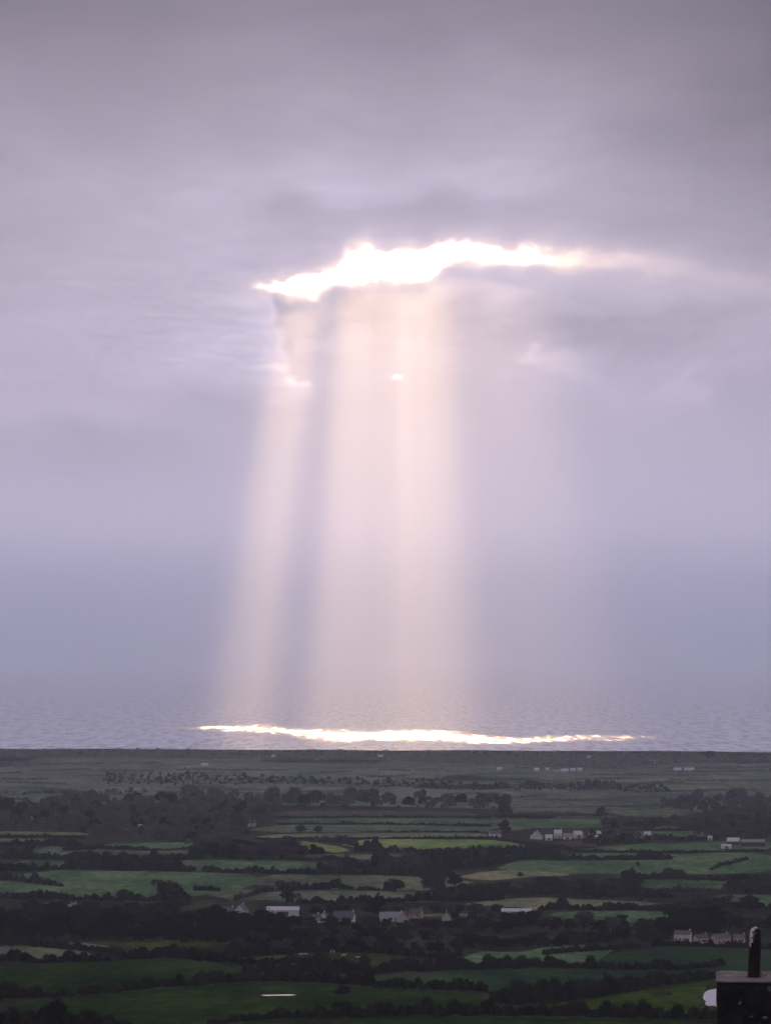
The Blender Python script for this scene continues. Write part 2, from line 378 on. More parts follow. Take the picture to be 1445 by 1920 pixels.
# fields: (grass, upper edge, lower edge) as seen from the hill; each is laid out on the ground it covers
FIELDS = [
 ('farb', [(-60,1418),(300,1415),(700,1418),(1000,1420),(1500,1424)], [(-60,1512),(300,1506),(700,1512),(1000,1520),(1500,1512)]),
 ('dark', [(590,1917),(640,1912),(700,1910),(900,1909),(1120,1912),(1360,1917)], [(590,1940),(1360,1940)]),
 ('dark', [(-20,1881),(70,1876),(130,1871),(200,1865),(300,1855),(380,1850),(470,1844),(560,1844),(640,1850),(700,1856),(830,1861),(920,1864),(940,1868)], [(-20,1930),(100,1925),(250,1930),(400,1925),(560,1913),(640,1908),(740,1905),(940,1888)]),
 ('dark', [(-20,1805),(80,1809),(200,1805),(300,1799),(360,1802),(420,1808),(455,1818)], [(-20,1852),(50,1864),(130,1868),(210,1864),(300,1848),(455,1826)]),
 ('dull', [(-20,1778),(20,1772),(60,1775),(110,1780),(160,1786),(184,1790)], [(-20,1794),(60,1800),(90,1803),(160,1797),(184,1794)]),
 ('dull', [(120,1768),(160,1770),(205,1774)], [(120,1772),(160,1776),(205,1778)]),
 ('olive', [(235,1763),(300,1761),(380,1762),(430,1765)], [(235,1782),(300,1786),(345,1796),(380,1778),(430,1772)]),
 ('olive', [(460,1797),(550,1790),(600,1787),(640,1787),(700,1791),(775,1801)], [(460,1810),(560,1812),(680,1812),(775,1808)]),
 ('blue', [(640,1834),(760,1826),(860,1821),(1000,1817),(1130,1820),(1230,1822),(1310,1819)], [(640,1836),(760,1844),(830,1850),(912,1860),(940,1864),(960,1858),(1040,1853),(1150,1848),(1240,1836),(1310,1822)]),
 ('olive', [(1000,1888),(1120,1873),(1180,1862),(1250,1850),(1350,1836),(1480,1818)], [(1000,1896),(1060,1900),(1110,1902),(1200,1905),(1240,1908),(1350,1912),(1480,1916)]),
 ('blue', [(1110,1793),(1180,1783),(1250,1777),(1300,1776),(1480,1783)], [(1110,1816),(1180,1818),(1240,1820),(1300,1818),(1480,1845)]),
 ('mid', [(870,1785),(980,1786),(1010,1779),(1040,1776),(1100,1772),(1150,1770)], [(870,1806),(930,1812),(1000,1808),(1040,1806),(1110,1806),(1150,1792)]),
 ('mid', [(-20,1646),(40,1640),(100,1633),(300,1635),(500,1638)], [(-20,1680),(100,1688),(180,1690),(280,1694),(400,1676),(500,1662)]),
 ('dull', [(470,1639),(700,1641),(790,1646),(890,1650)], [(470,1666),(600,1668),(700,1670),(800,1670),(890,1658)]),
 ('dull', [(380,1668),(440,1667),(500,1671),(560,1671),(700,1671),(760,1672),(860,1678),(950,1681)], [(380,1682),(440,1690),(500,1688),(560,1693),(620,1695),(760,1694),(860,1690),(950,1684)]),
 ('pale', [(868,1694),(950,1686),(1020,1684),(1100,1688),(1240,1693)], [(868,1698),(980,1702),(1012,1711),(1022,1702),(1120,1701),(1240,1698)]),
 ('mid', [(1025,1711),(1100,1709),(1180,1709),(1270,1711)], [(1025,1720),(1100,1726),(1170,1732),(1270,1728)]),
 ('mid', [(1150,1652),(1230,1649),(1300,1650),(1410,1654)], [(1150,1660),(1230,1667),(1300,1671),(1410,1671)]),
 ('mid', [(1330,1678),(1480,1680)], [(1330,1694),(1390,1702),(1480,1706)]),
 ('mid', [(1385,1728),(1480,1726)], [(1385,1742),(1480,1745)]),
 ('dull', [(770,1716),(850,1713),(900,1714)], [(770,1720),(850,1719),(900,1718)]),
 ('bright', [(640,1578),(670,1575),(760,1574),(900,1575),(960,1578),(1000,1586),(1018,1592)], [(640,1590),(740,1596),(770,1596),(900,1596),(1018,1594)]),
 ('bright', [(515,1579),(560,1577),(600,1582),(656,1591)], [(515,1584),(560,1590),(630,1600),(656,1598)]),
 ('pale', [(480,1566),(560,1564),(700,1562),(925,1562)], [(480,1573),(600,1572),(700,1573),(925,1572)]),
 ('dull', [(470,1549),(600,1546),(860,1548),(1005,1545)], [(470,1562),(600,1561),(860,1561),(1005,1557)]),
 ('mid', [(510,1536),(700,1534),(930,1535)], [(510,1544),(700,1545),(930,1547)]),
 ('mid', [(915,1536),(1000,1535),(1100,1534),(1160,1541)], [(915,1545),(1000,1553),(1100,1553),(1160,1549)]),
 ('brown', [(505,1521),(700,1520),(900,1523)], [(505,1534),(700,1533),(900,1535)]),
 ('dull', [(540,1602),(640,1602),(770,1603)], [(540,1612),(620,1614),(770,1609)]),
 ('mid', [(320,1614),(480,1613),(580,1616),(640,1618)], [(320,1630),(480,1635),(580,1634),(640,1626)]),
 ('dull', [(60,1589),(100,1587),(130,1590),(220,1595),(300,1596),(375,1592)], [(60,1602),(120,1606),(160,1608),(240,1603),(375,1602)]),
 ('mid', [(185,1584),(230,1582),(300,1580),(375,1580)], [(185,1591),(300,1594),(375,1590)]),
 ('mid', [(25,1614),(135,1616)], [(25,1626),(100,1630),(135,1624)]),
 ('dull', [(205,1622),(260,1618),(330,1614),(380,1613)], [(205,1626),(260,1628),(380,1628)]),
 ('dull', [(-20,1572),(110,1572)], [(-20,1580),(110,1582)]),
 ('pale', [(-20,1559),(70,1560),(170,1562)], [(-20,1565),(170,1567)]),
 ('mid', [(1085,1591),(1200,1583),(1300,1580),(1360,1578),(1480,1580)], [(1085,1598),(1200,1598),(1300,1599),(1360,1597),(1480,1594)]),
 ('mid', [(930,1622),(960,1612),(1050,1615),(1130,1615),(1250,1613),(1280,1603),(1340,1599),(1480,1601)], [(930,1634),(1000,1643),(1100,1638),(1200,1640),(1310,1640),(1480,1636)]),
 ('mid', [(1060,1602),(1150,1600),(1280,1602)], [(1060,1608),(1150,1610),(1280,1606)]),
 ('dull', [(855,1611),(920,1605),(970,1602)], [(855,1616),(920,1617),(970,1610)]),
 ('pale', [(720,1637),(790,1633),(850,1622),(900,1619)], [(720,1640),(790,1640),(850,1628),(900,1624)]),
 ('pale', [(860,1642),(940,1632),(980,1634),(1070,1638)], [(860,1648),(920,1652),(1000,1644),(1070,1644)]),
 ('mid', [(1145,1562),(1200,1559),(1330,1558)], [(1145,1573),(1200,1573),(1330,1570)]),
 ('mid', [(1225,1550),(1330,1548)], [(1225,1557),(1330,1556)]),
 ('brown', [(1040,1578),(1130,1578)], [(1040,1590),(1130,1586)]),
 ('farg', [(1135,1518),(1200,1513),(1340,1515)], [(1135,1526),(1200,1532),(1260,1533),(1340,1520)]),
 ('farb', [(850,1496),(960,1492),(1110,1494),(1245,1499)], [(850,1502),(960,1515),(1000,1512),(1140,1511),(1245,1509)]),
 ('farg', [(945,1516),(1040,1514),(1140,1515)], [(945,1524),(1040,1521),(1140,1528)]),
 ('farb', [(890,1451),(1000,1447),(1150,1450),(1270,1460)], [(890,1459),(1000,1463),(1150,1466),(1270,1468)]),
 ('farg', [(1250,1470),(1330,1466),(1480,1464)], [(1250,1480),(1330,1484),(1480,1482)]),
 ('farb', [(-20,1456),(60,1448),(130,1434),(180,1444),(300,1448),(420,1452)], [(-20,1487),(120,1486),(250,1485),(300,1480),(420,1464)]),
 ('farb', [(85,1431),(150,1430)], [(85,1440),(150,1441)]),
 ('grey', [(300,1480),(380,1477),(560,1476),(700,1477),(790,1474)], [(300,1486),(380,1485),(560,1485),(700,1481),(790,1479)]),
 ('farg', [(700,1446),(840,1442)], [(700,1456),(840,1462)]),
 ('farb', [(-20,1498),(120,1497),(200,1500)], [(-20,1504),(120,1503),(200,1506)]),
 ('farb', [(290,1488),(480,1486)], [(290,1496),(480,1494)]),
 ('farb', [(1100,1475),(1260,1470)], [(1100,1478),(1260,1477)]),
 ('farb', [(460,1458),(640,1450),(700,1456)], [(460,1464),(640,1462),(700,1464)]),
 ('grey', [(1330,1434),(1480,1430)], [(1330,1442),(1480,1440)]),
]
for k_ in range(22):                          # narrow strips of the hazy coastal fields
    x_, y_, w_ = rng.uniform(-60, 1400), rng.uniform(1430, 1500), rng.uniform(70, 260)
    FIELDS.append((('farg', 'farb', 'dull', 'mid')[k_ % 4], [(x_, y_), (x_ + w_ / 2, y_ - rng.uniform(0, 1.5)), (x_ + w_, y_ + rng.uniform(-1, 1))], [(x_, y_ + 3), (x_ + w_, y_ + rng.uniform(2.5, 5))]))
def pts_at(P, xs):
    P = np.array(P, float); return np.interp(xs, P[:, 0], P[:, 1])
def build_field(i, cls, top, bot):
    x0, x1 = max(top[0][0], bot[0][0]), min(top[-1][0], bot[-1][0])
    nx = max(6, int((x1 - x0) / 9)); ny = 7
    xs = np.linspace(x0, x1, nx)
    t = pts_at(top, xs) + fbm(xs / 18, xs * 0 + i, 3, 9) * 1.6; b = pts_at(bot, xs)
    e = np.clip(np.minimum(xs - x0, x1 - xs) / (6 + .10 * (x1 - x0)), 0, 1) ** .6       # corners run out unevenly
    mid_ = t * .45 + b * .55; t = mid_ + (t - mid_) * e; b = mid_ + (b - mid_) * e + fbm(xs / 15, xs * 0 + i, 3, 19) * 1.4 * (b < 1700)
    b = np.maximum(b, t + .3)
    rows = np.array([gp(xs, t + (b - t) * k / (ny - 1), .12 + .004 * (i % 9) - (.1 if i == 0 else 0)) for k in range(ny)])
    o = mesh_obj('field', rows.reshape(-1, 3), grid_faces(ny, nx)[:, ::-1], G[cls], smooth=True)
    tag(o, kind='structure')
for i, f in enumerate(FIELDS): build_field(i, *f)

# still water
def water_mat(name, rough):
    m, nt, out = new_mat(name)
    geo = node(nt, 'ShaderNodeNewGeometry')
    n1 = node(nt, 'ShaderNodeTexNoise', {'Vector': geo.outputs['Position'], 'Scale': .25, 'Detail': 3.0})
    bp = node(nt, 'ShaderNodeBump', {'Height': n1.outputs[0], 'Strength': .06, 'Distance': .3})
    p = node(nt, 'ShaderNodeBsdfPrincipled', {'Base Color': (.03, .034, .036, 1), 'Roughness': rough, 'IOR': 1.33, 'Normal': bp.outputs[0]})
    nt.links.new(p.outputs[0], out.inputs['Surface'])
    return m
WATER = water_mat('still_water', .06)
def build_pond(name, outline, z):
    P = np.array([(*on_plane(x, y, z), z) for x, y in outline])
    V = P.tolist() + [P.mean(0).tolist()]
    n = len(P)
    o = mesh_obj(name, V, [((i + 1) % n, i, n) for i in range(n)], WATER)
    tag(o, kind='structure')
build_pond('pond', [(1317,1871),(1320,1862),(1328,1857),(1342,1854.5),(1362,1854),(1385,1857),(1400,1864),(1404,1874),(1398,1884),(1380,1891),(1360,1894),(1344,1893),(1330,1888),(1321,1884),(1323,1879),(1319,1875)], TERRACE[0][4] + .25)
build_pond('pool', [(488,1866.5),(500,1866),(520,1865.6),(545,1865.2),(556,1866),(545,1867.6),(530,1869),(512,1869.2),(498,1868)], TERRACE[1][4] + .25)

# ------------------------------------------------------------------ greenery
def leaf_mat(name, lo, hi):
    m, nt, out = new_mat(name)
    at = node(nt, 'ShaderNodeAttribute', attribute_name='tint')
    oi = node(nt, 'ShaderNodeObjectInfo')
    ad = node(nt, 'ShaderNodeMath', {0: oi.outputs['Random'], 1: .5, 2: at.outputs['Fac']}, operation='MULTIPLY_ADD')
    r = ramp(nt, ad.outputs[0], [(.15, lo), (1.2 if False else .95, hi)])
    d = node(nt, 'ShaderNodeBsdfDiffuse', {'Color': r.outputs[0]})
    nt.links.new(d.outputs[0], out.inputs['Surface'])
    return m
LEAF = {
 'ever': leaf_mat('evergreen_foliage', (.004, .006, .003), (.014, .020, .009)),
 'hedge': leaf_mat('hedge_foliage', (.004, .006, .003), (.042, .050, .026)),
 'bare': leaf_mat('bare_twigs', (.010, .009, .009), (.11, .098, .088)),
 'pale': leaf_mat('haze_paled_twigs', (.045, .045, .045), (.135, .130, .122)),  # far scrub, haze pallor mixed into the twig colour
 'fargreen': leaf_mat('haze_paled_foliage', (.10, .115, .10), (.30, .32, .27)),  # far foliage lightened, the mist painted into its colour
 'olive': leaf_mat('yellowing_foliage', (.014, .016, .007), (.050, .050, .022)),
 'midbare': leaf_mat('leafless_crowns', (.020, .021, .018), (.165, .165, .13)),
 'rust': leaf_mat('brown_leaves', (.016, .011, .009), (.045, .032, .026)),
}
def bark_mat():
    m, nt, out = new_mat('bark')
    n1 = node(nt, 'ShaderNodeTexNoise', {'Scale': 4.0, 'Detail': 4.0})
    r = ramp(nt, n1.outputs[0], [(.3, (.012, .010, .008)), (.7, (.035, .03, .025))])
    d = node(nt, 'ShaderNodeBsdfDiffuse', {'Color': r.outputs[0]})
    nt.links.new(d.outputs[0], out.inputs['Surface'])
    return m
BARK = bark_mat()

def leaf_quads(cen, nrm, size):
    """one four-cornered spray of leaves at each centre"""
    n = len(cen)
    d = nrm + rng.normal(0, .75, (n, 3)); d /= np.linalg.norm(d, axis=1)[:, None] + 1e-9
    a = np.cross(d, rng.normal(0, 1, (n, 3))); a /= np.linalg.norm(a, axis=1)[:, None] + 1e-9
    b = np.cross(d, a)
    s = (size * rng.uniform(.55, 1.25, n))[:, None]
    j = lambda: rng.uniform(.6, 1.25, (n, 1))
    V = np.stack([cen - a * s * j() - b * s * j() * .7, cen + a * s * j() - b * s * j() * .7, cen + a * s * j() + b * s * j() * .7, cen - a * s * j() + b * s * j() * .7], 1)
    return V.reshape(-1, 3)
def leaf_mesh(name, V, tint, mat, parent=None):
    n = len(V) // 4
    me = bpy.data.meshes.new(name)
    me.vertices.add(len(V)); me.vertices.foreach_set('co', V.astype(np.float32).ravel())
    me.loops.add(4 * n); me.loops.foreach_set('vertex_index', np.arange(4 * n, dtype=np.int32))
    me.polygons.add(n); me.polygons.foreach_set('loop_start', np.arange(0, 4 * n, 4, dtype=np.int32))
    at = me.attributes.new('tint', 'FLOAT', 'POINT'); at.data.foreach_set('value', np.repeat(tint, 4).astype(np.float32))
    me.materials.append(mat); me.update(calc_edges=True)
    o = bpy.data.objects.new(name, me); C.objects.link(o); o.parent = parent
    return o
def lumps_to_leaves(L, size, cover=2.6):
    """L: lumps (x, y, z, rx, ry, rz, size) -> leaf sprays over and inside them"""
    cs, ns, ss, ts = [], [], [], []
    for (x, y, z, rx, ry, rz, s, tone) in L:
        n = int(max(10, cover * 4 * ((rx + ry) / 2 * rz) / (s * s)))
        v = rng.normal(0, 1, (n, 3)); v /= np.linalg.norm(v, axis=1)[:, None]
        v[:, 2] = np.where(v[:, 2] < -.35, -v[:, 2], v[:, 2])
        r = rng.uniform(.6, 1.0, (n, 1)) ** .6 * (1 + .4 * rng.uniform(0, 1, (n, 1)) ** 5)
        cs.append(np.array([x, y, z]) + v * r * np.array([rx, ry, rz])); ns.append(v); ss.append(np.full(n, s))
        ts.append(np.clip(tone + rng.normal(0, .26, n), 0, 1))
    c = np.concatenate(cs); 
    return leaf_quads(c, np.concatenate(ns), np.concatenate(ss)), np.concatenate(ts)

# hedges: (foliage, line of (x, foot, height) as seen, width in metres, label)
HEDGES = [
 ('hedge', [(395,1922,8),(480,1915,12),(560,1911,16),(640,1909,18),(740,1907,20),(840,1907,18),(930,1908,20),(1000,1908,18),(1060,1909,22),(1130,1911,24),(1200,1912,20),(1260,1913,16),(1345,1915,18),(1470,1917,16)], 5, 'long near hedge running along the bottom edge below the pond field'),
 ('hedge', [(-20,1928,26),(60,1926,24),(100,1925,32),(130,1926,22),(170,1926,26),(210,1927,18),(255,1929,10)], 5, 'clumpy near hedge filling the bottom left corner'),
 ('hedge', [(-20,1880,30),(20,1878,24),(40,1876,16),(100,1873,16),(125,1871,10),(138,1869,3)], 5, 'tapering hedge at the left edge ending before the field gap'),
 ('hedge', [(147,1867,9),(170,1866,11),(193,1864,9)], 3.5, 'short clipped piece of hedge right of the field gap'),
 ('hedge', [(200,1864,3),(208,1863,13),(216,1862,6),(225,1862,10),(260,1858,14),(300,1854,18),(340,1852,12),(360,1851,12),(400,1849,18),(470,1844,18),(520,1843,22),(560,1843,24)], 5, 'rising hedge between the two big dark fields at lower left'),
 ('hedge', [(560,1844,22),(600,1846,16),(640,1848,14),(670,1851,22),(700,1854,14),(760,1856,16),(800,1858,14),(860,1860,18),(890,1861,14),(912,1862,16)], 5, 'hedge from the lone bush rightwards below the blue green field'),
 ('hedge', [(-20,1805,14),(40,1807,14),(80,1808,10),(100,1808,14),(160,1806,14),(200,1804,16),(260,1801,16),(300,1799,22),(350,1801,16),(400,1806,14),(440,1810,18),(480,1812,14)], 5, 'wavy hedge along the top of the big left field'),
 ('hedge', [(-20,1776,16),(60,1776,18),(62,1776,12),(120,1781,14),(180,1787,14),(215,1790,16),(232,1792,8)], 5, 'sloping hedge above the small dull field at left'),
 ('hedge', [(460,1828,14),(520,1830,20),(560,1830,22),(610,1830,26),(660,1829,20),(690,1829,26),(760,1826,16),(840,1823,20),(890,1821,18),(950,1819,18),(1020,1817,16),(1085,1818,14)], 6, 'thick hedge below the field with the white cattle'),
 ('hedge', [(1085,1818,8),(1092,1818,14),(1122,1820,14)], 4, 'short black hedge piece between two gateways'),
 ('hedge', [(1131,1820,14),(1160,1820,8),(1172,1820,14),(1182,1820,7),(1210,1821,14),(1238,1822,18),(1260,1821,10),(1310,1818,10),(1360,1814,10)], 4, 'lumpy hedge running from the gateway towards the spike'),
 ('hedge', [(915,1863,2),(935,1864,3),(945,1864,9),(980,1863,11),(1010,1861,9)], 4, 'low hedge joining the pond field lane to the blue field'),
 ('hedge', [(925,1886,22),(960,1888,26),(1000,1884,24),(1060,1878,26),(1110,1873,26),(1160,1866,22),(1220,1853,20),(1290,1843,14),(1360,1832,10)], 14, 'very thick dark hedge slanting up to the stone pillar'),
 ('hedge', [(1020,1792,9),(1060,1788,10),(1096,1786,10),(1140,1783,9),(1200,1778,7)], 5, 'dark hedge dividing the two fields right of centre'),
 ('ever', [(1225,1776,10),(1260,1775,8),(1330,1776,7),(1400,1779,8),(1470,1783,9)], 5, 'trimmed dark hedge in front of the cream bungalows'),
 ('hedge', [(775,1797,14),(800,1799,10),(830,1799,12),(862,1797,14)], 5, 'hedge at the right end of the field with the white cattle'),
 ('hedge', [(430,1797,10),(470,1796,14),(560,1789,12),(650,1787,10),(720,1791,12),(780,1797,10)], 6, 'black hedge along the top of the field with the white cattle'),
 ('hedge', [(485,1808,8),(510,1808,9),(530,1808,8),(552,1808,15),(562,1808,8)], 5, 'small hedge with a round bush left of the white cattle'),
 ('bare', [(-20,1650,10),(40,1655,11),(80,1660,10),(110,1663,8),(118,1664,4)], 5, 'brown hedge jutting into the wide green field at left'),
 ('hedge', [(-20,1686,14),(30,1688,12),(70,1689,14),(150,1690,9),(220,1691,10),(300,1692,12)], 5, 'hedge along the foot of the wide green field at left'),
 ('hedge', [(-20,1636,14),(60,1636,14),(100,1633,12),(112,1632,4),(120,1632,14),(200,1633,14),(300,1635,14),(360,1636,8)], 6, 'hedge along the top of the wide green field at left'),
 ('hedge', [(385,1637,10),(420,1638,9),(478,1639,10)], 4, 'boxy dark hedge piece above the middle field'),
 ('hedge', [(490,1639,7),(540,1640,7),(570,1641,12),(640,1642,11),(720,1642,9),(790,1645,10),(850,1648,12)], 5, 'hedge along the top of the brownish centre field'),
 ('hedge', [(552,1669,9),(600,1669,11),(640,1669,10),(662,1669,7)], 5, 'short hedge in the middle of the centre fields'),
 ('hedge', [(672,1671,9),(690,1671,10),(712,1672,9)], 5, 'tiny hedge piece left of the round bushes'),
 ('hedge', [(365,1671,7),(390,1671,9),(410,1672,5)], 4, 'low bushy hedge beside the great bare tree'),
 ('bare', [(440,1690,8),(470,1682,10),(490,1676,12),(520,1672,12),(560,1671,8)], 5, 'brown hedge climbing from the white cottages to the centre field'),
 ('hedge', [(560,1696,10),(620,1698,12),(680,1696,12),(740,1694,12),(800,1692,12),(860,1692,12),(940,1690,12)], 7, 'dark hedge behind the village along the pale strip'),
 ('hedge', [(860,1682,8),(950,1680,12),(1020,1679,12),(1100,1681,10),(1180,1684,10),(1260,1686,8)], 6, 'long hedge above the pale field right of the village'),
 ('hedge', [(1012,1709,9),(1040,1708,12),(1080,1708,9),(1140,1708,10),(1200,1708,10),(1240,1708,9)], 5, 'hedge splitting the pale and green fields right of the long shed'),
 ('hedge', [(1170,1650,12),(1200,1650,12),(1250,1651,13),(1300,1652,11),(1320,1652,10)], 5, 'bushy hedge under the big right hand fields'),
 ('hedge', [(1330,1653,9),(1380,1654,11),(1440,1656,12),(1470,1656,12)], 5, 'hedge at the right edge below the slanting hedge'),
 ('bare', [(1200,1673,7),(1260,1674,8),(1330,1675,8),(1400,1677,9),(1470,1679,10)], 5, 'low brown hedge under the strip field at right'),
 ('hedge', [(1335,1700,8),(1400,1704,9),(1470,1708,9)], 5, 'hedge at the right edge above the spike field'),
 ('bare', [(1333,1633,5),(1350,1626,8),(1380,1619,6),(1402,1613,4)], 5, 'slanting brown hedge inside the broad right hand field'),
 ('hedge', [(1168,1614,9),(1190,1614,10),(1230,1614,10),(1258,1614,8)], 4, 'block of dark hedge in the broad right hand field'),
 ('hedge', [(1060,1612,6),(1100,1613,8),(1130,1613,7),(1166,1613,7)], 4, 'thin hedge left of the dark block in the right hand field'),
 ('hedge', [(1080,1599,4),(1200,1600,4),(1300,1601,4),(1360,1599,4),(1470,1596,4)], 4, 'thin level hedge under the white roofed sheds'),
 ('bare', [(1130,1583,10),(1180,1580,9),(1240,1577,8),(1300,1575,8),(1345,1576,8)], 6, 'brown hedge running from the white farm to the small white shed'),
 ('hedge', [(1230,1559,5),(1290,1559,5),(1330,1559,5)], 4, 'thin hedge between two small fields at right'),
 ('hedge', [(666,1599,11),(690,1599,13),(730,1600,12),(750,1600,9),(780,1598,6),(830,1597,7),(880,1597,8),(930,1597,7),(1000,1597,8),(1050,1597,8)], 5, 'dark hedge along the foot of the brightest green field'),
 ('bare', [(586,1581,9),(620,1582,11),(650,1585,12),(668,1588,10)], 5, 'brown hedge between the two brightest green fields'),
 ('hedge', [(480,1575,3.5),(560,1575,3.5),(640,1575,3.5),(760,1574,4),(860,1574,3.5),(930,1573,4)], 4, 'thin line of hedge along the top of the brightest green field'),
 ('hedge', [(680,1562,2.5),(780,1562,3),(860,1561,2.5),(900,1561,2.5)], 4, 'faint thin hedge at the top of the yellowish field'),
 ('hedge', [(930,1577,4),(960,1580,5),(1000,1588,5),(1040,1593,6),(1070,1596,8)], 5, 'hedge curving down from the white farm past the bright field'),
 ('hedge', [(520,1547,3.5),(600,1547,3),(680,1547,3.5),(780,1548,3),(850,1550,4),(920,1551,4)], 5, 'thin dotted hedge under the upper green strip'),
 ('hedge', [(640,1547,7),(652,1547,8),(664,1547,5)], 5, 'small dark thicket in the upper green strip'),
 ('hedge', [(510,1534,2.5),(640,1534,3),(760,1534,2.5),(900,1535,4),(990,1536,5),(1060,1535,4)], 5, 'thin hedge under the ploughed strip'),
 ('bare', [(520,1602,5),(560,1604,8),(600,1603,5)], 5, 'low brown scrub hedge left of the bright field corner'),
 ('hedge', [(540,1613,5),(580,1615,6),(620,1615,9),(640,1614,5)], 5, 'low hedge with bushes under the grey green strip'),
 ('bare', [(600,1634,14),(640,1632,16),(690,1630,20),(720,1632,22),(760,1626,18),(800,1620,14),(860,1616,12),(940,1612,12)], 14, 'broad band of brown scrub in the middle of the plain'),
 ('hedge', [(720,1643,9),(760,1641,10),(800,1637,11),(850,1632,12),(900,1628,13),(950,1620,14),(980,1611,12)], 8, 'dark hedge climbing beside the pale strip right of centre'),
 ('hedge', [(770,1605,10),(830,1606,9),(900,1604,8),(1000,1603,10),(1050,1604,9)], 7, 'hedge band just below the bright field hedge'),
 ('hedge', [(960,1613,10),(1010,1614,12),(1050,1615,14),(1062,1615,12)], 6, 'dense dark hedge left of the broad right hand field'),
 ('hedge', [(120,1597,6),(190,1593,6),(260,1595,8),(300,1596,4),(370,1594,5)], 5, 'hedge between the upper fields at far left'),
 ('hedge', [(-20,1587,7),(60,1586,10),(110,1588,13),(150,1592,9)], 6, 'dark hedge above the lit field at left'),
 ('hedge', [(-20,1613,12),(60,1613,10),(130,1615,9)], 6, 'dark hedge below the lit field at left'),
 ('hedge', [(130,1615,14),(170,1618,22),(210,1622,20),(260,1620,12),(320,1616,14),(380,1612,12)], 9, 'thick overgrown hedge below the lit field'),
 ('hedge', [(220,1632,8),(260,1632,12),(300,1633,14),(340,1634,12),(365,1634,5)], 6, 'bushy hedge right of the overgrown hedge'),
 ('hedge', [(-20,1573,5),(60,1573,6),(120,1573,5),(160,1573,4)], 5, 'thin hedge near the left edge under the wood'),
]
def line_at(P, t):
    P = np.array(P, float); s = np.linspace(0, 1, 0) if False else None
    return np.stack([t, np.interp(t, P[:, 0], P[:, 1]), np.interp(t, P[:, 0], P[:, 2])], -1)
def hedge_lumps(P, width, tone0=.4):
    L = []
    x0, x1 = P[0][0], P[-1][0]
    hm = np.mean([p[2] for p in P])
    step = max(2.2, hm * .30)
    xs = np.arange(x0, x1, step) + rng.uniform(-.4, .4, len(np.arange(x0, x1, step))) * step
    Q = line_at(P, xs)
    g = gp(Q[:, 0], Q[:, 1])
    wave = 1 + fbm(xs / 22, xs * 0 + rng.uniform(0, 99), 3, 5) * 1.1
    for (x, y, z), hpx, w in zip(g, Q[:, 2], wave):
        m = mpp(y); h = hpx * m * np.clip(w, .55, 1.5) * rng.uniform(.5, 1.3) * (1.4 if rng.random() < .08 else 1)
        if hpx < 1: continue
        s = 1.15 * m                                      # leaf spray size follows what the eye can part
        rx = max(step * m * 1.1, h * .36) * rng.uniform(.8, 1.25)
        d = rng.uniform(-.3, .3) * width
        L.append((x, y + d + width * .3, z + h * .42, rx, width * .55, h * .58, s, tone0 + rng.normal(0, .3)))
    return L
for cls, P, width, label in HEDGES:
    V, t = lumps_to_leaves(hedge_lumps(P, width), None)
    o = leaf_mesh('hedge', V, t, LEAF[cls])
    tag(o, label, 'hedge', 'field hedges of the plain')

# trees: a few grown specimens, copied about
def tree_proto(kind, seed):
    """unit-height tree: trunk mesh and crown mesh"""
    r = np.random.default_rng(seed)
    segs = []                                             # (p0, p1, r0, r1)
    th = {'round': .08, 'bare': .22, 'tall': .06, 'broad': .10}[kind]
    segs.append((np.zeros(3), np.array([r.normal(0, .01), r.normal(0, .01), th]), .028, .022))
    tips = []
    wide = {'round': .30, 'bare': .34, 'tall': .17, 'broad': .46}[kind]
    nb = 9
    for i in range(nb):
        a = i * 2.4 + r.uniform(-.4, .4); up = r.uniform(.05, 1.0)
        e = np.array([math.cos(a) * wide * r.uniform(.55, 1) * math.sqrt(1 - .55 * up * up), math.sin(a) * wide * r.uniform(.55, 1) * math.sqrt(1 - .55 * up * up), th + (1 - th) * (.12 + .76 * up)])
        b = np.array([0, 0, th * r.uniform(.8, 1.0)]); mid = (b + e) / 2 + np.array([0, 0, .03])
        segs += [(b, mid, .014, .009), (mid, e, .009, .004)]
        tips.append(e)
        for k in range(2):
            e2 = mid + (e - mid) * r.uniform(.4, .9) + r.normal(0, .09, 3); e2[2] = max(e2[2], th)
            segs.append((mid, e2, .006, .003)); tips.append(e2)
    V, F = [], []
    for p0, p1, r0, r1 in segs:
        d = p1 - p0; d = d / (np.linalg.norm(d) + 1e-9)
        a = np.cross(d, [.3, .9, .1]); a /= np.linalg.norm(a); b = np.cross(d, a); n = len(V)
        for p, q in ((p0, r0), (p1, r1)):
            for k in range(5): V.append((p + (a * math.cos(k * 1.2566) + b * math.sin(k * 1.2566)) * q).tolist())
        F += [[n + k, n + (k + 1) % 5, n + 5 + (k + 1) % 5, n + 5 + k] for k in range(5)]
    lum = []
    dens = {'round': 2.6, 'bare': 1.1, 'tall': 2.8, 'broad': 1.8}[kind]
    for e in tips:
        q = r.uniform(.08, .15) * (1.25 if kind != 'tall' else .8)
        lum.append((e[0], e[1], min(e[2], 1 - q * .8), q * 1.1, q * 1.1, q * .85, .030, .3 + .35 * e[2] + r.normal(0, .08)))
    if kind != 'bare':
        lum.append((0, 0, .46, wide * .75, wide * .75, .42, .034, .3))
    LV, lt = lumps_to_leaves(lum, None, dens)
    return V, F, LV, lt
PROTO = {}
def proto(kind, leaf, v):
    k = (kind, leaf, v)
    if k not in PROTO:
        V, F, LV, lt = tree_proto(kind, hash(kind) % 1000 if False else {'round': 1, 'bare': 2, 'tall': 3, 'broad': 4}[kind] * 10 + v)
        tr = mesh_obj('trunk', V, F, BARK); cr = leaf_mesh('crown', LV, lt, LEAF[leaf])
        PROTO[k] = (tr.data, cr.data)
        bpy.data.objects.remove(tr); bpy.data.objects.remove(cr)
    return PROTO[k]
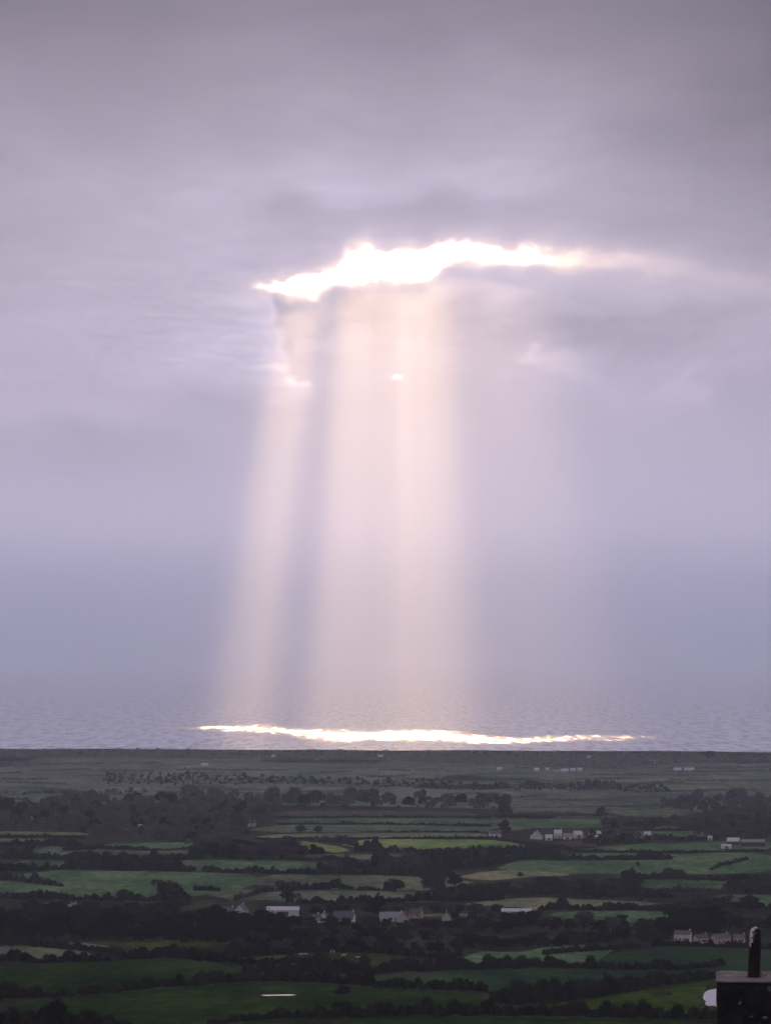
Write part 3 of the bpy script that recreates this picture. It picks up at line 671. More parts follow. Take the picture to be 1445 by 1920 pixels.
def put_tree(kind, leaf, px, py, hpx, label, group, name='tree', wide=1.0):
    x, y, z = gp(px, py)
    h = hpx * mpp(y)
    t, c = proto(kind, leaf, rng.integers(0, 3))
    root = bpy.data.objects.new(name, None); C.objects.link(root)
    root.empty_display_size = .1
    root.location = (x, y, z - .02 * h); root.scale = (h * wide, h * wide, h); root.rotation_euler = (0, 0, rng.uniform(0, 6.28))
    for nm, d in (('trunk', t), ('crown', c)):
        o = bpy.data.objects.new(nm, d); C.objects.link(o); o.parent = root
    tag(root, label, 'tree', group)
    return root
ORD = 'first second third fourth fifth sixth seventh eighth ninth tenth eleventh twelfth thirteenth fourteenth fifteenth sixteenth seventeenth eighteenth nineteenth twentieth'.split()
ORD += ['twenty-' + o for o in ORD[:9]]
def scatter(n, kinds, xr, base, hr, label, group, jy=4, wide=(1.1, 1.75)):
    """n trees along a strip: base is a line of (x, foot)"""
    xs = np.linspace(xr[0], xr[1], n) + rng.uniform(-.5, .5, n) * (xr[1] - xr[0]) / n
    for i, x in enumerate(sorted(xs)):
        y = float(np.interp(x, [b[0] for b in base], [b[1] for b in base])) + rng.uniform(-jy, jy)
        kind, leaf = kinds[rng.integers(0, len(kinds))]
        put_tree(kind, leaf, x, y, rng.uniform(*hr), label + ', ' + ORD[i] + ' from left', group, wide=rng.uniform(*wide))
# the black belt on the left, front row and rows behind
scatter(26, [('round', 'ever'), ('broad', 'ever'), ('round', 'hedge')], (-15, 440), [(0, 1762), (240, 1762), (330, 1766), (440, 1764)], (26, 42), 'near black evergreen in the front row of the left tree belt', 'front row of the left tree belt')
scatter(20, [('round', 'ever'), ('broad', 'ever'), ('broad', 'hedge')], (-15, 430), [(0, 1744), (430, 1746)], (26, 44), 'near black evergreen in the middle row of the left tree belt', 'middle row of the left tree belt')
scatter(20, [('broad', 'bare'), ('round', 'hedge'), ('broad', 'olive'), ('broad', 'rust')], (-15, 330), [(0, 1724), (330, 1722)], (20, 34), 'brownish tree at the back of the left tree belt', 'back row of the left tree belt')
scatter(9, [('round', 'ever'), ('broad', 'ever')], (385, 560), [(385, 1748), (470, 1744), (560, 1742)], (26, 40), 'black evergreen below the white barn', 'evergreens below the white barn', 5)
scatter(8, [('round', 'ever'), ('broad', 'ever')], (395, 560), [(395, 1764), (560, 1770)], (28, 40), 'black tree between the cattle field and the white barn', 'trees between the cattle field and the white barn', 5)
# village and slope below it
VG = [('broad', 'bare'), ('round', 'hedge'), ('broad', 'olive'), ('round', 'bare'), ('broad', 'hedge')]
scatter(16, VG, (570, 860), [(570, 1740), (700, 1742), (860, 1744)], (16, 26), 'small mixed tree just below the village houses', 'trees just below the village houses', 4)
scatter(16, VG + [('round', 'ever')], (560, 870), [(560, 1762), (870, 1764)], (20, 30), 'mixed tree on the slope under the village', 'trees on the slope under the village', 5)
scatter(14, [('broad', 'ever'), ('round', 'hedge'), ('round', 'ever')], (560, 870), [(560, 1784), (700, 1786), (870, 1783)], (18, 28), 'dark tree in the belt above the cattle field', 'belt above the cattle field', 4)
scatter(20, [('round', 'olive'), ('broad', 'hedge'), ('round', 'ever'), ('broad', 'bare')], (860, 1250), [(860, 1748), (1000, 1744), (1120, 1742), (1250, 1744)], (20, 32), 'mixed tree in the grove under the long shed', 'grove under the long shed', 6)
scatter(18, [('round', 'olive'), ('broad', 'hedge'), ('broad', 'ever')], (865, 1240), [(865, 1780), (1000, 1778), (1100, 1770), (1240, 1766)], (20, 30), 'dark tree in the lower edge of the grove', 'lower edge of the grove', 5)
scatter(9, [('broad', 'ever'), ('round', 'hedge')], (560, 720), [(560, 1716), (640, 1712), (720, 1712)], (12, 20), 'dark tree behind the village roofs left of the pointed tree', 'trees behind the left village roofs', 3)
scatter(9, [('broad', 'hedge'), ('broad', 'bare')], (730, 935), [(730, 1712), (935, 1714)], (12, 20), 'dark tree behind the village roofs right of the pointed tree', 'trees behind the right village roofs', 3)
scatter(6, [('broad', 'hedge'), ('round', 'ever')], (858, 1000), [(858, 1724), (1000, 1722)], (12, 17), 'dark bush tree beside the long shed', 'bushes beside the long shed', 2)
# right: behind the bungalows
scatter(9, [('round', 'ever'), ('broad', 'ever')], (1258, 1345), [(1258, 1752), (1345, 1746)], (34, 50), 'tall dark tree standing over the cream bungalows', 'trees over the cream bungalows', 4)
scatter(9, [('broad', 'hedge'), ('broad', 'bare'), ('broad', 'ever')], (1330, 1470), [(1330, 1746), (1470, 1744)], (22, 36), 'dark tree behind the pink bungalow near the spike', 'trees behind the pink bungalow', 5)
scatter(8, [('broad', 'hedge'), ('broad', 'bare')], (1245, 1400), [(1245, 1712), (1400, 1708)], (18, 30), 'dark tree in the clump right of the green strip', 'clump right of the green strip', 5)
scatter(12, [('broad', 'bare'), ('round', 'hedge')], (1370, 1470), [(1370, 1672), (1470, 1674)], (18, 36), 'brown tree of the copse at the right edge', 'copse at the right edge', 6)
# middle of the plain
scatter(14, [('broad', 'bare'), ('broad', 'hedge')], (1000, 1190), [(1000, 1672), (1100, 1672), (1190, 1670)], (16, 30), 'brown tree in the thicket right of centre', 'thicket right of centre', 6)
scatter(12, [('round', 'hedge'), ('broad', 'hedge'), ('round', 'ever')], (845, 1010), [(845, 1674), (1010, 1674)], (12, 20), 'dark tree in the thicket beside the round bushes', 'thicket beside the round bushes', 4)
scatter(10, [('broad', 'hedge'), ('broad', 'bare')], (860, 1200), [(860, 1668), (1200, 1690)], (8, 14), 'small dark tree along the thicket hedge', 'trees along the thicket hedge', 2)
scatter(18, [('broad', 'bare'), ('round', 'bare'), ('broad', 'rust')], (365, 545), [(365, 1606), (460, 1612), (545, 1610)], (20, 40), 'bare brown tree in the round wood left of the bright field', 'round wood left of the bright field', 5)
scatter(8, [('broad', 'bare'), ('round', 'hedge')], (500, 600), [(500, 1602), (600, 1606)], (12, 24), 'brown tree at the tail of the round wood', 'tail of the round wood', 3)
LONE = [
 ('round', 'ever', 1270, 1775, 12, 1.2, 'small bush before the left end of the white bungalow'),
 ('round', 'hedge', 1300, 1776, 10, 1.5, 'low bush before the gap between the white and cream bungalows'),
 ('round', 'ever', 1331, 1776, 15, 1.1, 'dark bush between the cream and pink bungalows'),
 ('broad', 'hedge', 1371, 1777, 11, 1.4, 'bush before the gap beside the pink bungalow'),
 ('broad', 'bare', 320, 1706, 56, 1.25, 'great spreading bare tree beside the black tree belt'),
 ('round', 'olive', 305, 1735, 40, 1.0, 'olive rounded tree at the foot of the great bare tree'),
 ('round', 'hedge', 229, 1694, 28, 1.25, 'round dark tree in the hedge under the wide green field'),
 ('bare', 'bare', 538, 1702, 50, 1.0, 'thin leafless tree standing over the white barn'),
 ('tall', 'ever', 708, 1716, 42, 1.35, 'dark pointed tree rising behind the village'),
 ('round', 'ever', 642, 1867, 19, 1.8, 'lone round bush in the dark field at bottom centre'),
 ('round', 'hedge', 740, 1674, 26, 1.9, 'low round tree left of the larger round thicket'),
 ('broad', 'hedge', 812, 1678, 42, 1.35, 'wide round tree in the centre fields'),
 ('round', 'ever', 852, 1662, 24, 1.4, 'dark round tree right of the wide round tree'),
 ('round', 'bare', 215, 1804, 34, 1.2, 'pale brown bush tree in the wavy hedge at left'),
 ('broad', 'hedge', 365, 1801, 28, 1.4, 'wide bush standing over the wavy hedge'),
 ('round', 'hedge', 440, 1800, 36, 1.0, 'tall bush at the right end of the wavy hedge'),
 ('broad', 'bare', 487, 1786, 42, 1.1, 'grey brown tree below the barn evergreens'),
 ('round', 'bare', 1126, 1534, 22, 1.2, 'round bare tree alone above the white farm'),
 ('round', 'rust', 946, 1562, 26, 1.0, 'round red brown tree beside the white farmhouse'),
 ('round', 'hedge', 930, 1568, 15, 1.5, 'dark bush tree left of the white farmhouse'),
 ('broad', 'bare', 563, 1562, 15, 1.5, 'grey bare tree in the upper green strip, left of a pair'),
 ('broad', 'bare', 597, 1562, 14, 1.3, 'grey bare tree in the upper green strip, right of a pair'),
 ('broad', 'bare', 945, 1532, 30, 1.0, 'brown tree at the right end of the long wood'),
 ('round', 'hedge', 975, 1644, 9, 1.4, 'small lone bush in the pale corner right of centre'),
 ('round', 'hedge', 1195, 1624, 8, 1.5, 'small lone bush in the broad right hand field'),
 ('round', 'hedge', 53, 1600, 22, 1.0, 'dark round tree left of the lit field'),
 ('round', 'hedge', 1240, 1806, 8, 2.0, 'little bush on the lumpy hedge'),
 ('tall', 'hedge', 840, 1790, 14, 1.4, 'small dark tree right of the cattle field'),
 ('round', 'hedge', 1190, 1676, 20, 1.5, 'dark round tree under the strip field at right'),
 ('round', 'ever', 1135, 1830, 6, 1.5, 'tiny gatepost bush under the lumpy hedge'),
 ('round', 'hedge', 352, 1410, 7, 1.5, 'small tree poking above the far coast at left'),
 ('broad', 'hedge', 1328, 1424, 18, 1.6, 'large dome of a tree on the far coast at right'),
 ('round', 'hedge', 1226, 1550, 10, 1.6, 'dark bush beside the small field at right'),
 ('round', 'hedge', 463, 1566, 8, 2.2, 'dark low bush in front of the tiny white gables'),
 ('round', 'ever', 338, 1512, 13, 1.1, 'darker round tree at the top of the left wood, first of two'),
 ('round', 'ever', 388, 1507, 16, 1.0, 'darker round tree at the top of the left wood, second of two'),
]
for kind, leaf, x, y, h, w, label in LONE: put_tree(kind, leaf, x, y, h, label, 'single trees of the plain', wide=w)

# far woods that read as one mass
def wood(name, label, cls, top, bot, hpx, tone=.42, dens=1.0):
    """a wood over the ground between two edges"""
    x0, x1 = top[0][0], top[-1][0]
    step = hpx * .8
    ya, yb = min(p[1] for p in top), max(p[1] for p in bot)
    xx, yy = np.meshgrid(np.arange(x0, x1, step / dens), np.arange(ya, yb + .1, hpx * .42))
    xx = (xx + rng.uniform(-.5, .5, xx.shape) * step / dens).ravel(); yy = (yy + rng.uniform(-.5, .5, yy.shape) * hpx * .3).ravel()
    k = (pts_at(top, xx) <= yy) & (yy <= pts_at(bot, xx)); xx, yy = xx[k], yy[k]
    g = gp(xx, yy); m = mpp(g[:, 1])
    h = hpx * m * rng.uniform(.4, 1.35, len(xx)) * (1 + fbm(xx / 30, yy / 9, 2, 15))
    L = []
    for (X_, Y_, Z_), m_, h_ in zip(g, m, h):
        r = h_ * rng.uniform(.35, .6); tn = float(np.clip(tone + rng.normal(0, .27), .0, .95))
        L.append((X_, Y_, Z_ + h_ * .55, r, r, h_ * .5, 1.15 * m_, tn))
        if rng.random() < .5: L.append((X_ + r * .5, Y_, Z_ + h_ * .8, r * .5, r * .5, h_ * .25, 1.1 * m_, min(tn + .15, .95)))
    V, t = lumps_to_leaves(L, None, 1.9)
    o = leaf_mesh(name, V, t, LEAF[cls])
    tag(o, label, 'wood', None, 'stuff')
wood('woodland', 'brown leafless wood spreading over the left middle distance', 'midbare', [(-30,1508),(60,1510),(150,1506),(260,1508),(330,1502),(430,1496),(520,1500)], [(-30,1552),(60,1566),(180,1572),(300,1586),(380,1590),(420,1568),(470,1550),(520,1520)], 18)
wood('woodland', 'dark evergreens scattered through the left wood', 'hedge', [(-30,1512),(150,1510),(330,1506),(470,1506)], [(-30,1550),(180,1568),(300,1582),(380,1584),(420,1562),(470,1530)], 19, .3, .22)
wood('woodland', 'yellowish trees scattered through the left wood', 'olive', [(-30,1512),(150,1510),(330,1506),(470,1506)], [(-30,1550),(180,1568),(300,1582),(380,1584),(420,1562),(470,1530)], 16, .6, .16)
wood('woodland', 'long brown wood behind the ploughed strip', 'midbare', [(500,1502),(620,1500),(760,1498),(860,1504),(950,1514)], [(500,1522),(700,1520),(860,1522),(950,1526)], 20, .36)
wood('woodland', 'dark evergreen trees mixed through the long wood', 'hedge', [(560,1508),(700,1506),(860,1512)], [(560,1519),(700,1518),(860,1521)], 22, .4, .3)
wood('woodland', 'brown wood with houses in it at the right middle distance', 'midbare', [(1230,1512),(1270,1505),(1340,1500),(1480,1494)], [(1230,1520),(1270,1525),(1340,1530),(1480,1535)], 15, .4)
wood('woodland', 'brown scrub wood below the right hand houses', 'bare', [(1140,1552),(1250,1545),(1330,1536),(1480,1534)], [(1140,1560),(1250,1552),(1330,1576),(1480,1580)], 12, .4)
wood('woodland', 'brown thicket around the white farm', 'bare', [(1100,1568),(1140,1564),(1200,1570)], [(1100,1590),(1150,1588),(1200,1576)], 11, .5)
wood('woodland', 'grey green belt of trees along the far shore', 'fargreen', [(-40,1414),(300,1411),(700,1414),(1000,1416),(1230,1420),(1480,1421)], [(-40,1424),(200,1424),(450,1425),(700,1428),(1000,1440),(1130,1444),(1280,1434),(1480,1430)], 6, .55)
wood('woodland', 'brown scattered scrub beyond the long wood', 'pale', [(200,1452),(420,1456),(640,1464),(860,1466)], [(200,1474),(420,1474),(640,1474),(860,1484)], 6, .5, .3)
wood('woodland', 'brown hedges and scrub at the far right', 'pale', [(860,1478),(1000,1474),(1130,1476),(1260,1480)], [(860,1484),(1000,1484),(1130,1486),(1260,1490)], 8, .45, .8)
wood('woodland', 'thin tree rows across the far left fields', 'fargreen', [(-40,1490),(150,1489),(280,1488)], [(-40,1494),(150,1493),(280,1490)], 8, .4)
def far_hedges():
    rows = [((-30,1452),(40,1449)),((60,1446),(170,1443)),((0,1462),(90,1462)),((150,1455),(220,1456)),((230,1468),(330,1466)),((330,1452),(420,1450)),((420,1470),(560,1466)),
            ((560,1452),(660,1448)),((640,1471),(760,1470)),((720,1474),(860,1474)),((780,1445),(830,1443)),((900,1462),(1010,1461)),((1080,1462),(1140,1461)),((1140,1462),(1200,1461)),
            ((1130,1472),(1240,1471)),((1260,1463),(1330,1466)),((1350,1466),(1445,1464)),((1290,1483),(1420,1482)),((1160,1498),(1240,1497)),((910,1490),(950,1490)),((960,1516),(1110,1514)),
            ((1080,1514),(1240,1512)),((1135,1532),(1250,1531)),((950,1526),(1080,1524)),((1000,1535),(1130,1535)),((860,1540),(990,1536)),((-30,1500),(60,1500)),((100,1502),(180,1501)),
            ((300,1486),(380,1487)),((1090,1533),(1150,1534)),((840,1490),(930,1488)),((180,1447),(290,1446)),((690,1458),(760,1456))]
    for k_ in range(46):
        x_, y_ = rng.uniform(-40, 1420), rng.uniform(1428, 1505)
        rows.append(((x_, y_), (x_ + rng.uniform(40, 190), y_ + rng.uniform(-1.2, 1.2))))
    L = []
    for (xa, ya), (xb, yb) in rows:
        L += hedge_lumps([(xa, ya, 1.6), ((xa + xb) / 2, (ya + yb) / 2 + .6, rng.uniform(1.8, 3.6)), (xb, yb, 1.6)], 6)
    V, t = lumps_to_leaves(L, None)
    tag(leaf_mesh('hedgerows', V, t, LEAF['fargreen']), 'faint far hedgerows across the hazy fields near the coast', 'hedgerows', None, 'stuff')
far_hedges()
# ------------------------------------------------------------------ houses, barns and sheds
def plaster(name, col, var=.12):
    m, nt, out = new_mat(name)
    tc = node(nt, 'ShaderNodeTexCoord')
    n1 = node(nt, 'ShaderNodeTexNoise', {'Vector': tc.outputs['Object'], 'Scale': .9, 'Detail': 5.0, 'Roughness': .65})
    lo = tuple(c * (1 - var * 1.8) for c in col); hi = tuple(min(1, c * (1 + var * .6)) for c in col)
    r = ramp(nt, n1.outputs[0], [(.3, lo), (.65, hi)])
    d = node(nt, 'ShaderNodeBsdfPrincipled', {'Base Color': r.outputs[0], 'Roughness': .8})
    nt.links.new(d.outputs[0], out.inputs['Surface'])
    return m
M = {
 'white': plaster('white_render', (.88, .87, .85)), 'cream': plaster('cream_render', (.72, .64, .50)), 'pink': plaster('pink_render', (.62, .50, .45)),
 'slate': plaster('slate', (.17, .17, .19), .2), 'tile': plaster('red_brown_tile', (.19, .135, .12), .2), 'tin': plaster('pale_tin_sheet', (.86, .87, .89), .06),
 'grey': plaster('grey_tin_sheet', (.40, .41, .44), .15), 'dark': plaster('dark_cladding', (.08, .08, .09)), 'glass': plaster('window_glass', (.02, .025, .03)), 'door': plaster('painted_door', (.10, .05, .04)),
}
def box(x0, x1, y0, y1, z0, z1):
    V = [(x0, y0, z0), (x1, y0, z0), (x1, y1, z0), (x0, y1, z0), (x0, y0, z1), (x1, y0, z1), (x1, y1, z1), (x0, y1, z1)]
    return V, [(0, 3, 2, 1), (4, 5, 6, 7), (0, 1, 5, 4), (1, 2, 6, 5), (2, 3, 7, 6), (3, 0, 4, 7)]
def house(px, py, wpx, wall, roof, label, cat='house', name='house', deep=7.0, eave=2.7, pitch=.75, yaw=0.0, chim=1, win=3, group=None, shed=False):
    """gabled building; wpx is its length as seen, front towards the hill"""
    x, y, z = gp(px, py)
    m = mpp(y); Lh = wpx * m / 2; D = deep / 2; rise = D * pitch; o = .3
    root = bpy.data.objects.new(name, None); C.objects.link(root)
    root.location = (x, y + D, z - .4); root.rotation_euler = (0, 0, R(yaw))
    e = eave + .4
    V = [(-Lh, -D, 0), (Lh, -D, 0), (Lh, D, 0), (-Lh, D, 0), (-Lh, -D, e), (Lh, -D, e), (Lh, D, e), (-Lh, D, e), (-Lh, 0, e + rise), (Lh, 0, e + rise)]
    mesh_obj('wall', V, [(0, 1, 5, 4), (1, 2, 6, 9, 5), (2, 3, 7, 6), (3, 0, 4, 8, 7)], M[wall], root)
    t = .18
    def slope(s):
        ye, yr = s * (D + o), 0
        ze, zr = e - o * pitch + .05, e + rise + .05
        return [(-Lh - o, ye, ze), (Lh + o, ye, ze), (Lh + o, yr, zr), (-Lh - o, yr, zr), (-Lh - o, ye, ze + t), (Lh + o, ye, ze + t), (Lh + o, yr, zr + t), (-Lh - o, yr, zr + t)]
    F = box(0, 1, 0, 1, 0, 1)[1]
    A = slope(-1); B = slope(1)
    rf = mesh_obj('roof', A + B, F + [tuple(i + 8 for i in f) for f in F], M[roof], root)
    for k in range(chim):
        cx = (Lh - .6) * (1 if k == 0 else -1)
        mesh_obj('chimney', *box(cx - .45, cx + .45, -.35, .35, e + rise - .5, e + rise + 1.2), M[wall], rf)
    if not shed:
        for k in range(win):
            wx = -Lh + 2 * Lh * (k + .5) / win
            w = mesh_obj('window', *box(wx - .55, wx + .55, -D - .04, -D + .1, 1.4, 2.6), M['glass'], root)
            mesh_obj('sill', *box(wx - .65, wx + .65, -D - .12, -D - .045, 1.28, 1.39), M['white'], w)
        dx = -Lh + 2 * Lh * (win // 2 + 1) / win - .02 if win > 1 else Lh * .6
        mesh_obj('door', *box(dx - .45, dx + .45, -D - .05, -D + .1, .4, 2.5), M['door'], root)
    else:
        mesh_obj('door', *box(-Lh * .35, Lh * .35, -D - .06, -D + .1, .3, e * .8), M['dark'], root)
    tag(root, label, cat, group)
    return root
VGp = 'village houses and farm buildings'
house(530, 1718, 60, 'white', 'tin', 'long white barn with a pale roof behind black trees', 'barn', 'barn', 10, 4.0, .45, 0, 0, 0, VGp, True)
house(425, 1716, 24, 'white', 'slate', 'white cottage at the left end of the village row', yaw=8, group=VGp)
house(452, 1715, 20, 'white', 'slate', 'white gabled cottage between the village end and the long barn', deep=8, pitch=1.0, yaw=70, win=1, group=VGp)
house(592, 1730, 14, 'white', 'slate', 'small white house right of the long barn', yaw=40, win=2, group=VGp)
house(607, 1729, 12, 'white', 'slate', 'narrow white house beside the grey roofed one', yaw=75, win=1, pitch=1.0, group=VGp)
house(645, 1730, 38, 'white', 'slate', 'white house with a broad grey slate roof in the village', deep=9, pitch=1.0, yaw=-12, group=VGp)
house(733, 1728, 42, 'white', 'grey', 'low white house with a pale grey roof at the village centre', deep=9, yaw=6, group=VGp)
house(757, 1730, 14, 'cream', 'tile', 'small cream gable end beside the pale grey roof', yaw=80, win=1, pitch=.9, group=VGp)
house(780, 1722, 22, 'pink', 'tile', 'pink house with a chimney in the village', deep=8, pitch=.9, yaw=-20, win=2, group=VGp)
house(837, 1727, 11, 'cream', 'tile', 'tiny cream gable at the right end of the village', deep=6, yaw=85, win=1, pitch=1.0, group=VGp)
house(969, 1716, 56, 'grey', 'tin', 'long low shed with a pale tin roof right of the village', 'shed', 'shed', 11, 2.4, .32, -3, 0, 0, VGp, True)
BGp = 'bungalows by the spike'
house(1281, 1767, 30, 'white', 'tile', 'white bungalow with a red brown roof at the left of the row', eave=4.8, pitch=.5, deep=8, yaw=-14, win=4, group=BGp)
house(1315, 1770, 22, 'cream', 'tile', 'cream bungalow with a red brown roof, second in the row', eave=3.4, pitch=.5, deep=8, yaw=12, group=BGp)
house(1352, 1772, 30, 'pink', 'slate', 'pink bungalow with a grey roof, third in the row', eave=4.3, pitch=.5, deep=8, yaw=24, group=BGp)
house(1387, 1769, 20, 'cream', 'slate', 'cream bungalow right beside the spike', eave=3.3, pitch=.5, deep=7, yaw=-10, group=BGp)
house(112, 1710, 60, 'cream', 'grey', 'pale roof showing among the trees of the left belt', deep=7, eave=3.4, win=5, yaw=2)
FGp = 'white farm in the middle distance'
house(928, 1570, 20, 'white', 'slate', 'white farmhouse left of the red brown tree', deep=9, eave=3.4, group=FGp, yaw=10)
house(1006, 1574, 14, 'white', 'grey', 'white gable end at the left of the farm', deep=12, pitch=.9, yaw=70, win=1, group=FGp)
house(1046, 1572, 14, 'white', 'tin', 'tall white farmhouse in the middle of the farm', deep=9, eave=5.2, group=FGp)
house(1029, 1576, 13, 'white', 'tin', 'low white outbuilding left of the tall farmhouse', deep=8, shed=True, chim=0, group=FGp, name='outbuilding', cat='outbuilding')
house(1064, 1574, 15, 'white', 'grey', 'white byre just right of the tall farmhouse', deep=8, eave=3.0, yaw=-8, shed=True, chim=0, group=FGp, name='byre', cat='byre')
house(1083, 1572, 15, 'white', 'tin', 'white barn with a pale roof right of the byre', deep=9, eave=4.0, yaw=14, shed=True, chim=0, group=FGp, name='barn', cat='barn')
house(1100, 1571, 10, 'cream', 'slate', 'small cream cottage near the right end of the farm', deep=7, eave=2.8, yaw=-20, win=2, group=FGp)
house(1118, 1569, 16, 'white', 'tin', 'small white shed at the right of the farm', deep=8, yaw=15, shed=True, chim=0, group=FGp, name='shed', cat='shed')
house(1118, 1582, 16, 'white', 'tin', 'white gabled barn below the farm', deep=12, pitch=.9, yaw=65, shed=True, chim=0, group=FGp, name='barn', cat='barn')
SGp = 'sheds at the right edge'
house(1362, 1592, 18, 'white', 'tin', 'low white walled shed under the white roof at right', deep=9, shed=True, chim=0, eave=3.0, pitch=.3, group=SGp, name='shed', cat='shed')
house(1376, 1586, 22, 'dark', 'tin', 'dark shed with a bright white roof at right', deep=14, shed=True, chim=0, eave=4.2, pitch=.5, yaw=-12, group=SGp, name='shed', cat='shed')
house(1412, 1588, 44, 'dark', 'grey', 'long dark shed with a grey roof at the right edge', deep=14, shed=True, chim=0, eave=4.5, pitch=.35, group=SGp, name='shed', cat='shed')
house(1331, 1576, 8, 'white', 'tin', 'tiny white shed alone left of the white roof', deep=5, shed=True, chim=0, group=SGp, name='shed', cat='shed')
FAR = [
 (1214,1571,12,'white','tin','small pale house on the brown hedge left of the tiny white shed'),
 (258,1557,50,'white','tin','pale low farm roofs in the left wood'),
 (468,1550,5,'white','slate','tiny white gable in the upper strip, left of two'),
 (476,1550,5,'white','slate','tiny white gable in the upper strip, right of two'),
 (57,1537,5,'white','slate','tiny white cottage in the far left wood'),
 (354,1439,6,'white','slate','bright white cottage far off at left'),
 (384,1438,12,'white','tin','long white cottage right of the bright far cottage'),
 (186,1416,9,'white','slate','white house near the far left shore'),
 (483,1422,8,'white','tin','white house on the far shore left of the sun glitter middle'),
 (512,1422,7,'white','tin','small white house right of it on the far shore'),
 (594,1425,8,'white','slate','white far house, left of the shore pair'),
 (606,1422,7,'white','slate','white far house, right of the shore pair'),
 (646,1422,5,'white','slate','tiny bright house alone on the far shore'),
 (712,1422,12,'white','tin','long pale house near the far shore centre'),
 (936,1446,8,'white','tin','small white house at the edge of the far right pasture'),
 (1006,1447,9,'white','tin','white house left of the far white row'),
 (1026,1447,5,'white','tin','tiny white house at the start of the far row'),
 (1043,1447,9,'white','slate','brightest white house of the far row'),
 (1058,1449,14,'white','tin','long white house in the middle of the far row'),
 (1074,1448,10,'white','tin','white house third along the far row'),
 (1087,1447,9,'white','tin','white house at the right end of the far row'),
 (1104,1424,7,'white','tin','pale house on the shore above the far row'),
 (1226,1432,16,'white','tin','pale farm on the far shore at right'),
 (1250,1430,10,'white','tile','cream house right of the pale shore farm'),
 (1285,1427,9,'white','slate','white house below the dome shaped tree, left of two'),
 (1297,1427,8,'white','slate','white house below the dome shaped tree, right of two'),
 (1270,1447,14,'white','tin','pale low house under the far right shore, left one'),
 (1292,1447,18,'white','tin','white low house under the far right shore, right one'),
 (1386,1512,10,'white','slate','pale house in the brown wood at right'),
 (1398,1514,7,'white','slate','second pale house in the brown wood, smaller'),
]
for (x, y, w, wl_, rf_, lab) in FAR:
    house(x, y, w, wl_, rf_, lab, deep=8, eave=3.2, win=2 if w > 8 else 1, yaw=float(rng.uniform(-15, 15)), group='far white houses', chim=1)

# ------------------------------------------------------------------ cattle
def hide_mat():
    m, nt, out = new_mat('cream_hide')
    tc = node(nt, 'ShaderNodeTexCoord')
    n1 = node(nt, 'ShaderNodeTexNoise', {'Vector': tc.outputs['Object'], 'Scale': 2.0, 'Detail': 3.0})
    r = ramp(nt, n1.outputs[0], [(.3, (.62, .56, .46)), (.6, (.82, .79, .72))])
    d = node(nt, 'ShaderNodeBsdfPrincipled', {'Base Color': r.outputs[0], 'Roughness': .8})
    nt.links.new(d.outputs[0], out.inputs['Surface'])
    return m
HIDE = hide_mat()
def cow_mesh(lying):
    bm = bmesh.new()
    J = {}
    dz = -.62 if lying else 0
    def v(n, p, r): J[n] = (bm.verts.new(p), r)
    v('rump', (-.85, 0, 1.15 + dz), .30); v('belly', (-.1, 0, 1.02 + dz), .40); v('chest', (.62, 0, 1.05 + dz), .36); v('wither', (.8, 0, 1.2 + dz), .27)
    v('neck', (1.15, 0, 1.3 + dz), .19); v('poll', (1.42, 0, 1.42 + dz), .15); v('muzzle', (1.78, 0, 1.18 + dz), .09)
    v('tail', (-1.12, 0, 1.2 + dz), .06); v('tailend', (-1.2, 0, .55 + max(dz, -.3)), .04)
    v('earl', (1.40, .26, 1.46 + dz), .045); v('earr', (1.40, -.26, 1.46 + dz), .045)
    E = [('rump', 'belly'), ('belly', 'chest'), ('chest', 'wither'), ('wither', 'neck'), ('neck', 'poll'), ('poll', 'muzzle'), ('rump', 'tail'), ('tail', 'tailend'), ('poll', 'earl'), ('poll', 'earr')]
    for s in (1, -1):
        if lying:
            v('fk%d' % s, (.95, s * .3, .3), .12); v('ff%d' % s, (.65, s * .32, .1), .07); v('hk%d' % s, (-.45, s * .42, .35), .16); v('hf%d' % s, (-.2, s * .5, .09), .07)
        else:
            v('fk%d' % s, (.66, s * .2, .55), .11); v('ff%d' % s, (.66, s * .2, .05), .075); v('hk%d' % s, (-.92, s * .2, .52), .13); v('hf%d' % s, (-.86, s * .2, .05), .075)
        E += [('chest', 'fk%d' % s), ('fk%d' % s, 'ff%d' % s), ('rump', 'hk%d' % s), ('hk%d' % s, 'hf%d' % s)]
    for a, b in E: bm.edges.new((J[a][0], J[b][0]))
    bm.verts.ensure_lookup_table(); bm.verts.index_update()
    rad = [None] * len(bm.verts)
    for vv, r in J.values(): rad[vv.index] = r
    me = bpy.data.meshes.new('cow'); bm.to_mesh(me); bm.free()
    o = bpy.data.objects.new('cow_build', me); C.objects.link(o)
    mod = o.modifiers.new('skin', 'SKIN')
    for i, r in enumerate(rad): me.skin_vertices[0].data[i].radius = (r, r)
    me.skin_vertices[0].data[1].use_root = True
    o.modifiers.new('sub', 'SUBSURF').levels = 1
    dg = bpy.context.evaluated_depsgraph_get()
    out = bpy.data.meshes.new_from_object(o.evaluated_get(dg))
    bpy.data.objects.remove(o)
    out.materials.clear(); out.materials.append(HIDE)
    return out
COW = [cow_mesh(False), cow_mesh(True)]
